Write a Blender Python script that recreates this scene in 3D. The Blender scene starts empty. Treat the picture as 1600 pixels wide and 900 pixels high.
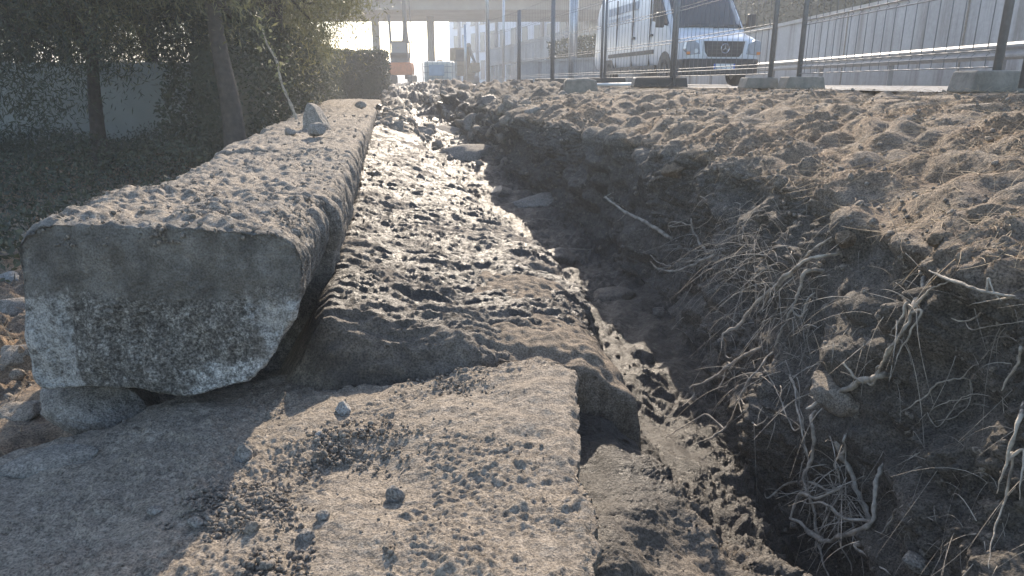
import bpy, math, random
import numpy as np
from mathutils import Vector, Matrix, Euler
from mathutils.bvhtree import BVHTree

random.seed(7); RNG = np.random.default_rng(11)
R = math.radians
scene = bpy.context.scene
COL = scene.collection

# ------------------------------------------------------------------ camera, light, exposure
PITCH = 16.22
CAMZ = 0.06
F = 1100.0
cam = bpy.data.cameras.new('camera'); cam.sensor_width = 36.0; cam.lens = F * 36.0 / 1600.0
cam.clip_start = 0.05; cam.clip_end = 3000
camo = bpy.data.objects.new('camera', cam); COL.objects.link(camo)
camo.location = (0, 0, CAMZ); camo.rotation_euler = (R(90 - PITCH), 0, 0)
scene.camera = camo

SUN_EL, SUN_AZ = 29.0, 4.5
world = bpy.data.worlds.new('World'); scene.world = world; world.use_nodes = True
wn = world.node_tree.nodes; wl = world.node_tree.links
sky = wn.new('ShaderNodeTexSky'); sky.sky_type = 'NISHITA'; sky.sun_disc = False
sky.sun_elevation = R(SUN_EL); sky.sun_rotation = R(SUN_AZ)
sky.air_density = 1.0; sky.dust_density = 1.0; sky.ozone_density = 1.0
wn['Background'].inputs['Strength'].default_value = 0.15
wl.new(sky.outputs[0], wn['Background'].inputs['Color'])
sl = bpy.data.lights.new('sun', 'SUN'); sl.energy = 3.9; sl.angle = R(0.5); sl.color = (1.0, 0.86, 0.69)
so = bpy.data.objects.new('sun', sl); COL.objects.link(so)
sd = Vector((math.sin(R(SUN_AZ)) * math.cos(R(SUN_EL)), math.cos(R(SUN_AZ)) * math.cos(R(SUN_EL)), math.sin(R(SUN_EL))))
so.rotation_euler = sd.to_track_quat('Z', 'Y').to_euler(); so.location = (5, 10, 20)
vs = scene.view_settings
vs.view_transform = 'Standard'; vs.look = 'None'; vs.gamma = 1.0; vs.exposure = 1.34; vs.use_curve_mapping = False
scene.cycles.volume_bounces = 0
scene.cycles.max_bounces = 6

# ------------------------------------------------------------------ helpers
def tag(o, label=None, cat=None, group=None, kind=None):
    if label: o['label'] = label
    if cat: o['category'] = cat
    if group: o['group'] = group
    if kind: o['kind'] = kind
    return o

def empty(name, loc, rz=0.0):
    o = bpy.data.objects.new(name, None); COL.objects.link(o)
    o.location = loc; o.rotation_euler = (0, 0, rz); o.empty_display_size = 0.2
    return o

def link_mesh(name, V, Fc, mat, parent=None, smooth=False, attrs=None):
    """V: (n,3) array, Fc: list of faces or an int array (m,3|4)"""
    me = bpy.data.meshes.new(name)
    V = np.asarray(V, dtype=np.float32)
    if isinstance(Fc, np.ndarray):
        k = Fc.shape[1]; m = Fc.shape[0]
        me.vertices.add(len(V)); me.vertices.foreach_set('co', V.ravel())
        me.loops.add(m * k); me.loops.foreach_set('vertex_index', Fc.astype(np.int32).ravel())
        me.polygons.add(m)
        me.polygons.foreach_set('loop_start', np.arange(0, m * k, k, dtype=np.int32))
        me.update(calc_edges=True)
    else:
        me.from_pydata(V.tolist(), [], Fc); me.update()
    if smooth:
        me.polygons.foreach_set('use_smooth', np.ones(len(me.polygons), dtype=bool))
    if attrs:
        for an, av in attrs.items():
            a = me.attributes.new(an, 'FLOAT', 'POINT'); a.data.foreach_set('value', np.asarray(av, dtype=np.float32).ravel())
    me.validate(verbose=False)
    if mat: me.materials.append(mat)
    o = bpy.data.objects.new(name, me); COL.objects.link(o)
    if parent: o.parent = parent
    return o

class MB:
    def __init__(s): s.v = []; s.f = []; s.n = 0
    def add(s, V, Fc):
        V = np.asarray(V, dtype=float).reshape(-1, 3)
        s.v.append(V); s.f += [[int(i) + s.n for i in f] for f in Fc]; s.n += len(V); return s
    def box(s, c, d, rz=0.0, rx=0.0, ry=0.0, taper=1.0):
        x, y, z = d[0] / 2, d[1] / 2, d[2] / 2
        t = taper
        P = np.array([(-x, -y, -z), (x, -y, -z), (x, y, -z), (-x, y, -z), (-x * t, -y * t, z), (x * t, -y * t, z), (x * t, y * t, z), (-x * t, y * t, z)])
        M = np.array(Euler((rx, ry, rz)).to_matrix())
        return s.add(P @ M.T + np.array(c), [(0, 3, 2, 1), (4, 5, 6, 7), (0, 1, 5, 4), (1, 2, 6, 5), (2, 3, 7, 6), (3, 0, 4, 7)])
    def tube(s, pts, r, n=6, cap=True):
        V, Fc = tube_geo(pts, r, n, cap); return s.add(V, Fc)
    def prism(s, poly, d0, d1, axis='x'):
        """poly in the two other axes, extruded from d0 to d1"""
        n = len(poly); V = []
        for d in (d0, d1):
            for a, b in poly:
                V.append((d, a, b) if axis == 'x' else (a, d, b) if axis == 'y' else (a, b, d))
        Fc = [list(range(n)), list(range(2 * n - 1, n - 1, -1))]
        for i in range(n):
            j = (i + 1) % n; Fc.append((i, i + n, j + n, j))
        return s.add(V, Fc)
    def build(s, name, mat, parent=None, smooth=False, bevel=0.0):
        o = link_mesh(name, np.concatenate(s.v), s.f, mat, parent, smooth)
        if bevel:
            m = o.modifiers.new('bevel', 'BEVEL'); m.width = bevel; m.segments = 2; m.limit_method = 'ANGLE'
        return o

def tube_geo(pts, r, n=6, cap=True):
    P = np.asarray(pts, dtype=float); k = len(P)
    r = np.broadcast_to(np.asarray(r, dtype=float), (k,))
    T = np.gradient(P, axis=0); T /= np.linalg.norm(T, axis=1)[:, None] + 1e-9
    V = []
    up = np.array([0, 0, 1.0]) if abs(T[0][2]) < 0.9 else np.array([1.0, 0, 0])
    a = np.cross(T[0], up); a /= np.linalg.norm(a)
    ang = np.linspace(0, 2 * math.pi, n, endpoint=False)
    for i in range(k):
        a = a - T[i] * a.dot(T[i]); a /= np.linalg.norm(a) + 1e-9
        b = np.cross(T[i], a)
        V.append(P[i] + r[i] * (np.cos(ang)[:, None] * a + np.sin(ang)[:, None] * b))
    V = np.concatenate(V); Fc = []
    for i in range(k - 1):
        for j in range(n):
            q = (j + 1) % n
            Fc.append((i * n + j, i * n + q, (i + 1) * n + q, (i + 1) * n + j))
    if cap:
        Fc.append(list(range(n - 1, -1, -1))); Fc.append([(k - 1) * n + j for j in range(n)])
    return V, Fc

# gradient noise on a periodic lattice, vectorised
_G = RNG.standard_normal((64 * 64 * 64, 3)).astype(np.float32); _G /= np.linalg.norm(_G, axis=1)[:, None]
_ROT = [np.linalg.qr(np.random.default_rng(i).standard_normal((3, 3)))[0].astype(np.float32) for i in range(8)]
def vnoise(P, f, seed=0):
    Q = (np.asarray(P, dtype=np.float32) @ _ROT[int(seed) % 8]) * np.float32(f) + np.float32(seed * 17.31 + 100.0)
    I = np.floor(Q).astype(np.int32); t = Q - I; w = t * t * t * (t * (t * 6 - 15) + 10)
    a = I & 63; b = (I + 1) & 63
    X = (a[..., 0] << 12, b[..., 0] << 12); Y = (a[..., 1] << 6, b[..., 1] << 6); Z = (a[..., 2], b[..., 2])
    def c(i, j, k):
        g = _G[X[i] + Y[j] + Z[k]]
        return g[..., 0] * (t[..., 0] - i) + g[..., 1] * (t[..., 1] - j) + g[..., 2] * (t[..., 2] - k)
    def l(p, q, u): return p + (q - p) * u
    x, y, z = w[..., 0], w[..., 1], w[..., 2]
    return 2.4 * l(l(l(c(0,0,0), c(1,0,0), x), l(c(0,1,0), c(1,1,0), x), y), l(l(c(0,0,1), c(1,0,1), x), l(c(0,1,1), c(1,1,1), x), y), z)
def ridge(n): return np.float32(.55) - np.abs(n)                   # sharp crests
def billow(n): return np.abs(n) * 1.5 - np.float32(.5)              # lumps with creases

def sstep(a, b, x):
    t = np.clip((np.asarray(x) - a) / (b - a), 0, 1); return t * t * (3 - 2 * t)

# a point of the place seen along one direction of the photograph, at heading distance Y
cp, sp = math.cos(R(PITCH)), math.sin(R(PITCH))
def ray(px, py):
    u = (px - 800) / F; v = (450 - py) / F
    return Vector((u, cp + v * sp, -sp + v * cp))
def at(px, py, Y):
    d = ray(px, py); k = Y / d.y
    return Vector((d.x * k, Y, CAMZ + d.z * k))

# ------------------------------------------------------------------ materials
def nodes_of(name):
    m = bpy.data.materials.new(name); m.use_nodes = True
    nt = m.node_tree; return m, nt, nt.nodes['Principled BSDF']
def ramp(nt, fac, stops):
    r = nt.nodes.new('ShaderNodeValToRGB'); e = r.color_ramp.elements
    while len(e) < len(stops): e.new(0.5)
    for el, (p, c) in zip(e, stops):
        el.position = p; el.color = (*c, 1) if len(c) == 3 else c
    nt.links.new(fac, r.inputs[0]); return r.outputs[0]
def noise(nt, scale, detail=6, rough=0.6, vec=None, dist=0.0):
    n = nt.nodes.new('ShaderNodeTexNoise'); n.inputs['Scale'].default_value = scale
    n.inputs['Detail'].default_value = detail; n.inputs['Roughness'].default_value = rough; n.inputs['Distortion'].default_value = dist
    if vec: nt.links.new(vec, n.inputs['Vector'])
    return n.outputs['Fac']
def mixc(nt, fac, a, b, mode='MIX'):
    m = nt.nodes.new('ShaderNodeMix'); m.data_type = 'RGBA'; m.blend_type = mode
    for sck, v in ((0, fac), (6, a), (7, b)):
        if isinstance(v, (int, float)): m.inputs[sck].default_value = v
        elif isinstance(v, tuple): m.inputs[sck].default_value = (*v, 1)
        else: nt.links.new(v, m.inputs[sck])
    return m.outputs[2]
def math_n(nt, op, a, b=None, clamp=False):
    m = nt.nodes.new('ShaderNodeMath'); m.operation = op; m.use_clamp = clamp
    for i, v in enumerate((a, b)):
        if v is None: continue
        if isinstance(v, (int, float)): m.inputs[i].default_value = v
        else: nt.links.new(v, m.inputs[i])
    return m.outputs[0]
def bump(nt, bsdf, h, strength, dist):
    b = nt.nodes.new('ShaderNodeBump'); b.inputs['Strength'].default_value = strength; b.inputs['Distance'].default_value = dist
    nt.links.new(h, b.inputs['Height']); nt.links.new(b.outputs[0], bsdf.inputs['Normal'])
def objvec(nt):
    t = nt.nodes.new('ShaderNodeTexCoord'); return t.outputs['Object']
def attr(nt, name):
    a = nt.nodes.new('ShaderNodeAttribute'); a.attribute_name = name; return a.outputs['Fac']

def simple(name, col, rough=0.6, metal=0.0, var=0.15, scale=8.0, bumps=0.0, bscale=60):
    m, nt, b = nodes_of(name); v = objvec(nt)
    n = noise(nt, scale, 5, 0.6, v)
    lo = tuple(c * (1 - var) for c in col); hi = tuple(min(1, c * (1 + var)) for c in col)
    nt.links.new(ramp(nt, n, [(0.3, lo), (0.7, hi)]), b.inputs['Base Color'])
    b.inputs['Roughness'].default_value = rough; b.inputs['Metallic'].default_value = metal
    if bumps: bump(nt, b, noise(nt, bscale, 4, 0.6, v), bumps, 0.01)
    return m

def mat_soil():
    m, nt, b = nodes_of('soil'); v = objvec(nt)
    wet = attr(nt, 'wet'); straw = attr(nt, 'straw')
    n1 = noise(nt, 3.0, 8, 0.65, v); n2 = noise(nt, 24.0, 8, 0.7, v); n3 = noise(nt, 160.0, 3, 0.6, v)
    dry = ramp(nt, n2, [(0.30, (0.115, 0.097, 0.078)), (0.5, (0.235, 0.20, 0.162)), (0.68, (0.36, 0.305, 0.24))])
    brown = ramp(nt, n2, [(0.30, (0.11, 0.070, 0.040)), (0.5, (0.27, 0.175, 0.10)), (0.68, (0.43, 0.31, 0.20))])
    dry = mixc(nt, math_n(nt, 'MULTIPLY', straw, ramp(nt, n1, [(0.4, (0.25,)*3), (0.6, (1,)*3)]), True), dry, brown)
    damp_shade = attr(nt, 'damp_shade')  # damp earth, and the bank face's shade deepened in the colour
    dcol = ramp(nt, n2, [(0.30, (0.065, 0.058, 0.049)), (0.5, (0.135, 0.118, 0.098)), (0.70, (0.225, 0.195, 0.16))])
    dry = mixc(nt, damp_shade, dry, dcol)
    mud = ramp(nt, n2, [(0.3, (0.032, 0.029, 0.027)), (0.55, (0.068, 0.060, 0.052)), (0.72, (0.15, 0.125, 0.10))])
    speck = ramp(nt, n3, [(0.34, (0.42,)*3), (0.5, (1.0,)*3), (0.66, (1.45,)*3)])
    wetm = math_n(nt, 'ADD', wet, math_n(nt, 'MULTIPLY', math_n(nt, 'SUBTRACT', n1, 0.5), math_n(nt, 'MULTIPLY', wet, 1.6)), True)
    col = mixc(nt, wetm, dry, mud)
    col = mixc(nt, 1.0, col, speck, 'MULTIPLY')
    nt.links.new(col, b.inputs['Base Color'])
    rg = nt.nodes.new('ShaderNodeMapRange'); rg.inputs['To Min'].default_value = 0.92; rg.inputs['To Max'].default_value = 0.36
    nt.links.new(math_n(nt, 'MULTIPLY', wetm, ramp(nt, n2, [(0.35, (0.45,)*3), (0.6, (1,)*3)])), rg.inputs['Value']); nt.links.new(rg.outputs[0], b.inputs['Roughness'])
    b.inputs['Specular IOR Level'].default_value = 0.45
    n4 = noise(nt, 75.0, 6, 0.75, v)
    h = math_n(nt, 'ADD', math_n(nt, 'MULTIPLY', n2, 0.8), math_n(nt, 'ADD', math_n(nt, 'MULTIPLY', n4, 1.0), math_n(nt, 'MULTIPLY', n3, 0.4)))
    bump(nt, b, h, 1.0, 0.022)
    return m

def mat_stone(name, c0, c1, c2, dust=(0.30, 0.24, 0.18), dust_amt=0.6, paint=False, scale=1.0):
    m, nt, b = nodes_of(name); v = objvec(nt)
    n1 = noise(nt, 4.0 * scale, 8, 0.65, v); n2 = noise(nt, 40.0 * scale, 8, 0.7, v); n3 = noise(nt, 190.0, 2, 0.5, v)
    col = ramp(nt, n2, [(0.32, c0), (0.5, c1), (0.68, c2)])
    g = nt.nodes.new('ShaderNodeNewGeometry'); sx = nt.nodes.new('ShaderNodeSeparateXYZ'); nt.links.new(g.outputs['Normal'], sx.inputs[0])
    # dust lies where the face looks up
    upm = nt.nodes.new('ShaderNodeMapRange'); upm.inputs['From Min'].default_value = 0.3; upm.inputs['From Max'].default_value = 0.85
    nt.links.new(sx.outputs['Z'], upm.inputs['Value'])
    dm = math_n(nt, 'MULTIPLY', math_n(nt, 'MULTIPLY', upm.outputs[0], ramp(nt, n1, [(0.3, (0.35,)*3), (0.6, (1,)*3)])), dust_amt, True)
    dcol = ramp(nt, n2, [(0.3, tuple(c * 0.45 for c in dust)), (0.55, dust), (0.72, tuple(c * 1.35 for c in dust))])
    col = mixc(nt, dm, col, dcol)
    speck = ramp(nt, n3, [(0.34, (0.42,)*3), (0.5, (1.0,)*3), (0.66, (1.4,)*3)])
    col = mixc(nt, 0.8, col, speck, 'MULTIPLY')
    if paint:
        p = attr(nt, 'paint'); k = attr(nt, 'mortar')
        pn = math_n(nt, 'MULTIPLY', p, ramp(nt, n2, [(0.34, (0.1,)*3), (0.5, (1,)*3)]), True)
        mcol = mixc(nt, 0.55, ramp(nt, noise(nt, 9.0, 8, 0.7, v), [(0.35, (0.105, 0.097, 0.086)), (0.5, (0.17, 0.158, 0.14)), (0.65, (0.27, 0.255, 0.23))]), speck, 'MULTIPLY')
        col = mixc(nt, k, col, mcol)
        pcol = mixc(nt, 0.75, ramp(nt, n2, [(0.3, (0.30, 0.30, 0.29)), (0.7, (0.62, 0.61, 0.59))]), speck, 'MULTIPLY')
        col = mixc(nt, pn, col, pcol)
        pit = attr(nt, 'pit')
        dk = ramp(nt, noise(nt, 110.0, 3, 0.6, v), [(0.40, (0.55,)*3), (0.60, (1.5,)*3)])
        col = mixc(nt, pit, col, mixc(nt, 1.0, col, dk, 'MULTIPLY'))
    nt.links.new(col, b.inputs['Base Color'])
    b.inputs['Roughness'].default_value = 0.88; b.inputs['Specular IOR Level'].default_value = 0.3
    n4 = noise(nt, 85.0, 6, 0.75, v)
    bump(nt, b, math_n(nt, 'ADD', math_n(nt, 'MULTIPLY', n2, 0.7), math_n(nt, 'ADD', math_n(nt, 'MULTIPLY', n4, 0.9), math_n(nt, 'MULTIPLY', n3, 0.4))), 0.95, 0.017)
    return m

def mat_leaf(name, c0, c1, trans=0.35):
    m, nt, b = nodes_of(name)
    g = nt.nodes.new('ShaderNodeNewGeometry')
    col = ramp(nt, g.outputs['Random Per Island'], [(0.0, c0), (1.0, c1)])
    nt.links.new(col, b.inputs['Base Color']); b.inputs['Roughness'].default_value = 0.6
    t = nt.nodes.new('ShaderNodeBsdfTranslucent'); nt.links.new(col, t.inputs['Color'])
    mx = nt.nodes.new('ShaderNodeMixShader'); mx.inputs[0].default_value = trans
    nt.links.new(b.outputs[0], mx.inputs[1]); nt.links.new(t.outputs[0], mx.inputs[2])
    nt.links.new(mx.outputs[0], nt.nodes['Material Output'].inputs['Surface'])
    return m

def mat_glass(name, col=(0.03, 0.04, 0.05), rough=0.08):
    m, nt, b = nodes_of(name); b.inputs['Base Color'].default_value = (*col, 1); b.inputs['Roughness'].default_value = rough
    b.inputs['Specular IOR Level'].default_value = 0.6
    return m

M = {}
M['soil'] = mat_soil()
M['granite'] = mat_stone('granite', (0.10, 0.092, 0.082), (0.21, 0.19, 0.165), (0.34, 0.31, 0.275), dust=(0.38, 0.315, 0.245), dust_amt=0.85)
M['block'] = mat_stone('painted_granite', (0.075, 0.07, 0.063), (0.16, 0.15, 0.135), (0.33, 0.315, 0.29), dust=(0.38, 0.315, 0.245), dust_amt=0.9, paint=True)
M['slab'] = mat_stone('slab_stone', (0.135, 0.115, 0.093), (0.255, 0.22, 0.18), (0.38, 0.335, 0.28), dust=(0.34, 0.28, 0.215), dust_amt=0.7)
M['rock'] = mat_stone('rock', (0.16, 0.15, 0.135), (0.27, 0.25, 0.225), (0.38, 0.36, 0.33), dust_amt=0.4)
M['palerock'] = mat_stone('pale_rock', (0.30, 0.29, 0.27), (0.42, 0.41, 0.39), (0.54, 0.53, 0.51), dust_amt=0.3)
M['wetrock'] = mat_stone('wet_rock', (0.055, 0.05, 0.045), (0.10, 0.09, 0.08), (0.16, 0.145, 0.13), dust_amt=0.35)
M['wetrock'].node_tree.nodes['Principled BSDF'].inputs['Roughness'].default_value = 0.4
M['crumb'] = mat_stone('crumb', (0.17, 0.148, 0.122), (0.27, 0.235, 0.195), (0.38, 0.33, 0.275), dust_amt=0.3)
M['clod'] = mat_stone('earth_clod', (0.10, 0.075, 0.052), (0.20, 0.15, 0.105), (0.31, 0.24, 0.17), dust=(0.27, 0.20, 0.135), dust_amt=.8)
M['mudcrumb'] = mat_stone('mud_crumb', (0.04, 0.035, 0.03), (0.09, 0.077, 0.063), (0.17, 0.14, 0.11), dust_amt=0.2)
M['root'] = simple('root_bark', (0.32, 0.28, 0.23), 0.9, var=0.6, scale=25, bumps=0.6, bscale=120)
M['straw'] = simple('dry_straw', (0.36, 0.27, 0.17), 0.8, var=0.4, scale=12)
M['bark'] = simple('bark', (0.055, 0.045, 0.036), 0.9, var=0.4, scale=14, bumps=0.9, bscale=30)
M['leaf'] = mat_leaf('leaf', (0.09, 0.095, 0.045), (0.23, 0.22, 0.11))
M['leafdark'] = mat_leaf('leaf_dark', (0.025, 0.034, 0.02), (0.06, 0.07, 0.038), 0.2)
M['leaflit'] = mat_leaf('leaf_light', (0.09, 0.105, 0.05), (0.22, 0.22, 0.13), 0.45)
M['asphalt'] = simple('asphalt', (0.16, 0.155, 0.15), 0.85, var=0.2, scale=3, bumps=0.4, bscale=150)
M['concrete'] = simple('concrete', (0.33, 0.325, 0.31), 0.85, var=0.2, scale=2.5, bumps=0.3)
M['bridge'] = simple('bridge_concrete', (0.19, 0.18, 0.165), 0.9, var=0.25, scale=.5)
M['foot'] = simple('foot_concrete', (0.20, 0.185, 0.16), 0.9, var=0.3, scale=12, bumps=0.5)
def mat_stained(name, col):
    m, nt, b = nodes_of(name); v = objvec(nt)
    mp = nt.nodes.new('ShaderNodeMapping'); mp.inputs['Scale'].default_value = (1.6, 1.6, .12); nt.links.new(v, mp.inputs['Vector'])
    st = noise(nt, 1.0, 8, 0.7, mp.outputs[0]); n1 = noise(nt, .5, 6, .6, v); n2 = noise(nt, 9, 6, .7, v)
    c = ramp(nt, n1, [(.3, tuple(k * .8 for k in col)), (.7, tuple(k * 1.12 for k in col))])
    c = mixc(nt, .75, c, ramp(nt, st, [(.36, (.42, .40, .37)), (.52, (1, 1, 1))]), 'MULTIPLY')
    c = mixc(nt, .5, c, ramp(nt, n2, [(.35, (.7,)*3), (.6, (1.05,)*3)]), 'MULTIPLY')
    nt.links.new(c, b.inputs['Base Color']); b.inputs['Roughness'].default_value = .88
    bump(nt, b, n2, .3, .01); return m
M['retain'] = mat_stained('retaining_concrete', (0.36, 0.365, 0.37))
M['galv'] = simple('galvanised', (0.42, 0.43, 0.44), 0.42, 0.75, var=0.15, scale=20)
M['rail'] = simple('rail_steel', (0.20, 0.205, 0.21), 0.6, 0.2, var=0.2, scale=6)
M['wire'] = simple('fence_wire', (0.18, 0.185, 0.19), 0.55, 0.4, var=0.15, scale=20)
M['plastic'] = simple('dark_plastic', (0.025, 0.025, 0.027), 0.5, var=0.15)
M['white'] = simple('van_paint', (0.60, 0.615, 0.64), 0.28, var=0.03, scale=1.5)
M['glass'] = mat_glass('dark_glass')
M['chrome'] = simple('chrome', (0.6, 0.6, 0.62), 0.2, 1.0, var=0.05)
M['tyre'] = simple('tyre_rubber', (0.025, 0.025, 0.025), 0.85, var=0.2)
M['lamp'] = simple('lamp_glass', (0.35, 0.37, 0.40), 0.12, 0.2, var=0.1)
M['orangelens'] = simple('orange_lens', (0.65, 0.22, 0.05), 0.25, var=0.05)
M['plate'] = simple('plate_white', (0.62, 0.63, 0.62), 0.5, var=0.05)
M['blue'] = simple('plate_blue', (0.03, 0.10, 0.42), 0.5, var=0.05)
M['decal'] = simple('faded_lettering', (0.42, 0.46, 0.52), 0.5, var=0.1)
M['orange'] = simple('machine_orange', (0.40, 0.115, 0.03), 0.5, var=0.2)
M['machine'] = simple('machine_dark', (0.05, 0.05, 0.05), 0.55, var=0.3)
M['brownmachine'] = simple('machine_brown', (0.17, 0.115, 0.06), 0.6, var=0.3)
M['tank'] = simple('tank_plastic', (0.70, 0.70, 0.64), 0.5, var=0.06)
M['sheet'] = simple('label_sheet', (0.38, 0.47, 0.55), 0.5, var=0.2, scale=3)
M['wood'] = simple('pallet_wood', (0.27, 0.20, 0.13), 0.8, var=0.3)
M['facade'] = simple('facade', (0.66, 0.71, 0.78), 0.7, var=0.08, scale=0.6)
M['pane'] = mat_glass('window_pane', (0.05, 0.08, 0.13), 0.15)
M['render'] = simple('white_render', (0.17, 0.18, 0.165), 0.9, var=0.15, scale=1.2)
M['hill'] = simple('hill', (0.10, 0.12, 0.10), 0.95, var=0.3, scale=0.05)

# ------------------------------------------------------------------ the dug ground: one sheet to the horizon
def xr(Y): return -0.57 - 0.165 * (np.asarray(Y) - 1.92)          # right face of the wall
def xl(Y): return xr(Y) - 0.80 - 0.04 * np.clip(np.asarray(Y) - 1.92, 0, 14)
ZT = -0.34                                                        # top of the wall
def tab(rows):
    a = np.array(rows, dtype=float); return a[:, 0], a[:, 1], (a[:, 2] if a.shape[1] > 2 else None)
def I2(rows, Y):
    y, x, z = tab(rows)
    def sm(k): return np.interp(Y, y, k)
    return sm(x), sm(z)
DZ = CAMZ
EDGE = [(.5, .10, -1.0), (1.2, .17, -.97), (1.6, .33, -.97), (1.9, .42, -1.04), (2.05, .40, -1.08), (2.14, .2, -.97), (2.22, .15, -.86), (2.5, .22, -.845), (3.0, .31, -.87), (3.4, .32, -.91), (4.2, .14, -.87), (5.4, -.3, -.78), (7, -.75, -.66), (9, -1.2, -.57), (12, -1.75, -.46), (16, -2.35, -.32), (22, -3.5, -.15), (45, -8, -.08), (400, -70, -.08)]
WBASE = [(.5, -1.10), (1.7, -1.05), (2.02, -.96), (2.10, -.84), (2.17, -.70), (2.3, -.66), (3.3, -.62), (4.3, -.62), (5.5, -.54), (8, -.49), (12, -.45), (16, -.42), (22, -.3), (45, -.1), (400, -.1)]
FLOOR = [(.5, .70, -1.22), (1.2, .72, -1.20), (1.6, .74, -1.20), (2.0, .62, -1.36), (2.8, .55, -1.44), (3.4, .50, -1.44), (4.2, .32, -1.42), (5.4, -.08, -1.33), (7, -.55, -1.15), (9, -1.0, -.95), (12, -1.55, -.68), (16, -2.15, -.40), (22, -3.3, -.2), (45, -7.5, -.08), (400, -69, -.08)]
FOOT = [(.5, .92, -1.45), (1.2, .96, -1.45), (1.6, 1.0, -1.46), (2.0, 1.0, -1.46), (2.5, .98, -1.46), (3.4, 1.07, -1.45), (4.4, 1.12, -1.43), (5.4, .95, -1.38), (6.2, .78, -1.32), (7.7, .34, -1.18), (9, -.02, -1.02), (12, -.85, -.72), (16, -1.85, -.42), (22, -3.0, -.18), (45, -7, -.06), (400, -68, -.06)]
LIP = [(.5, 1.15, -.42), (1.2, 1.18, -.40), (1.6, 1.21, -.39), (2.4, 1.22, -.40), (3.2, 1.29, -.37), (4, 1.26, -.37), (5.5, 1.03, -.38), (7.5, .42, -.33), (9, .02, -.34), (12, -.6, -.27), (16, -1.5, -.15), (22, -2.8, -.06), (45, -6, -.04), (400, -66, -.04)]
ROADX = [(.5, 2.95, 0), (8, 2.95, 0), (11.3, 2.4, 0), (14.5, 1.7, 0), (17.7, .8, 0), (21, 0, 0), (24, -1.1, 0), (45, -5, 0), (400, -60, 0)]

def profile_cols(Y):
    """control points (n_ctrl, rows) of the cross-section at every row Y"""
    Y = np.asarray(Y); o = np.ones_like(Y)
    ex, ez = I2(EDGE, Y); fx, fz = I2(FLOOR, Y); tx, tz = I2(FOOT, Y); lx, lz = I2(LIP, Y); rx_, _ = I2(ROADX, Y)
    wb = np.interp(Y, [a[0] for a in WBASE], [a[1] for a in WBASE])
    a = xl(np.minimum(Y, 45)); b = xr(np.minimum(Y, 45))
    far = sstep(30, 60, Y)
    leftz = np.interp(Y, [0, 14, 26, 45, 60], [-1.02, -1.0, -.8, -.3, -.1])
    lowz = np.interp(Y, [0, 14, 30, 60], [-1.35, -1.35, -.9, -.1])
    X = [a * 0 - 300, a - 9, a - 3.0, a - 1.2, a + 0.0, b - 0.25, b + 0.0, ex, fx, tx, tx * .62 + lx * .38, tx * .15 + lx * .85, lx, lx + .30, lx + .75, np.maximum(rx_, lx + 1.2), np.maximum(rx_ + .8, lx + 2), o * 300]
    Z = [lowz, lowz, lowz + .08, leftz - .12, leftz, np.minimum(leftz, wb) - .03, wb, ez, fz, tz, tz * .62 + lz * .38, tz * .2 + lz * .8, lz, lz * .72, lz * .42, o * -.004, o * -.02, o * -.03]
    return np.stack(X, 1), np.stack(Z, 1)

rows = np.concatenate([np.exp(np.linspace(math.log(.55), math.log(12), 980)), np.exp(np.linspace(math.log(12), math.log(46), 190))[1:], [50, 60, 80, 110, 160, 260, 400]])
seg = [4, 24, 50, 50, 8, 10, 210, 80, 90, 75, 75, 40, 60, 85, 165, 24, 6]
sidx = [0.0]
for i, n in enumerate(seg):
    sidx += list(i + np.arange(1, n + 1) / n)
sidx = np.array(sidx)
CX, CZ = profile_cols(rows)
k = np.clip(sidx.astype(int), 0, CX.shape[1] - 2); t = (sidx - k)
GX = CX[:, k] * (1 - t) + CX[:, k + 1] * t
GZ = CZ[:, k] * (1 - t) + CZ[:, k + 1] * t
def blur(A, n, lo, hi):
    B = A[:, lo:hi].copy(); c = np.cumsum(np.pad(B, ((0, 0), (n + 1, n)), mode='edge'), 1)
    A[:, lo:hi] = (c[:, 2 * n + 1:] - c[:, :-(2 * n + 1)]) / (2 * n + 1)
c0 = sum(seg[:6]); c1 = len(sidx) - 30
for _ in range(2):
    blur(GX, 9, c0, c1); blur(GZ, 9, c0, c1)
GY = np.repeat(rows[:, None], GX.shape[1], 1)
Pg = np.stack([GX, GY, GZ], -1)
def grid_normals(P):
    du = np.gradient(P, axis=1); dv = np.gradient(P, axis=0)
    n = np.cross(du, dv); n /= np.linalg.norm(n, axis=-1, keepdims=True) + 1e-12
    return n
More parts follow.
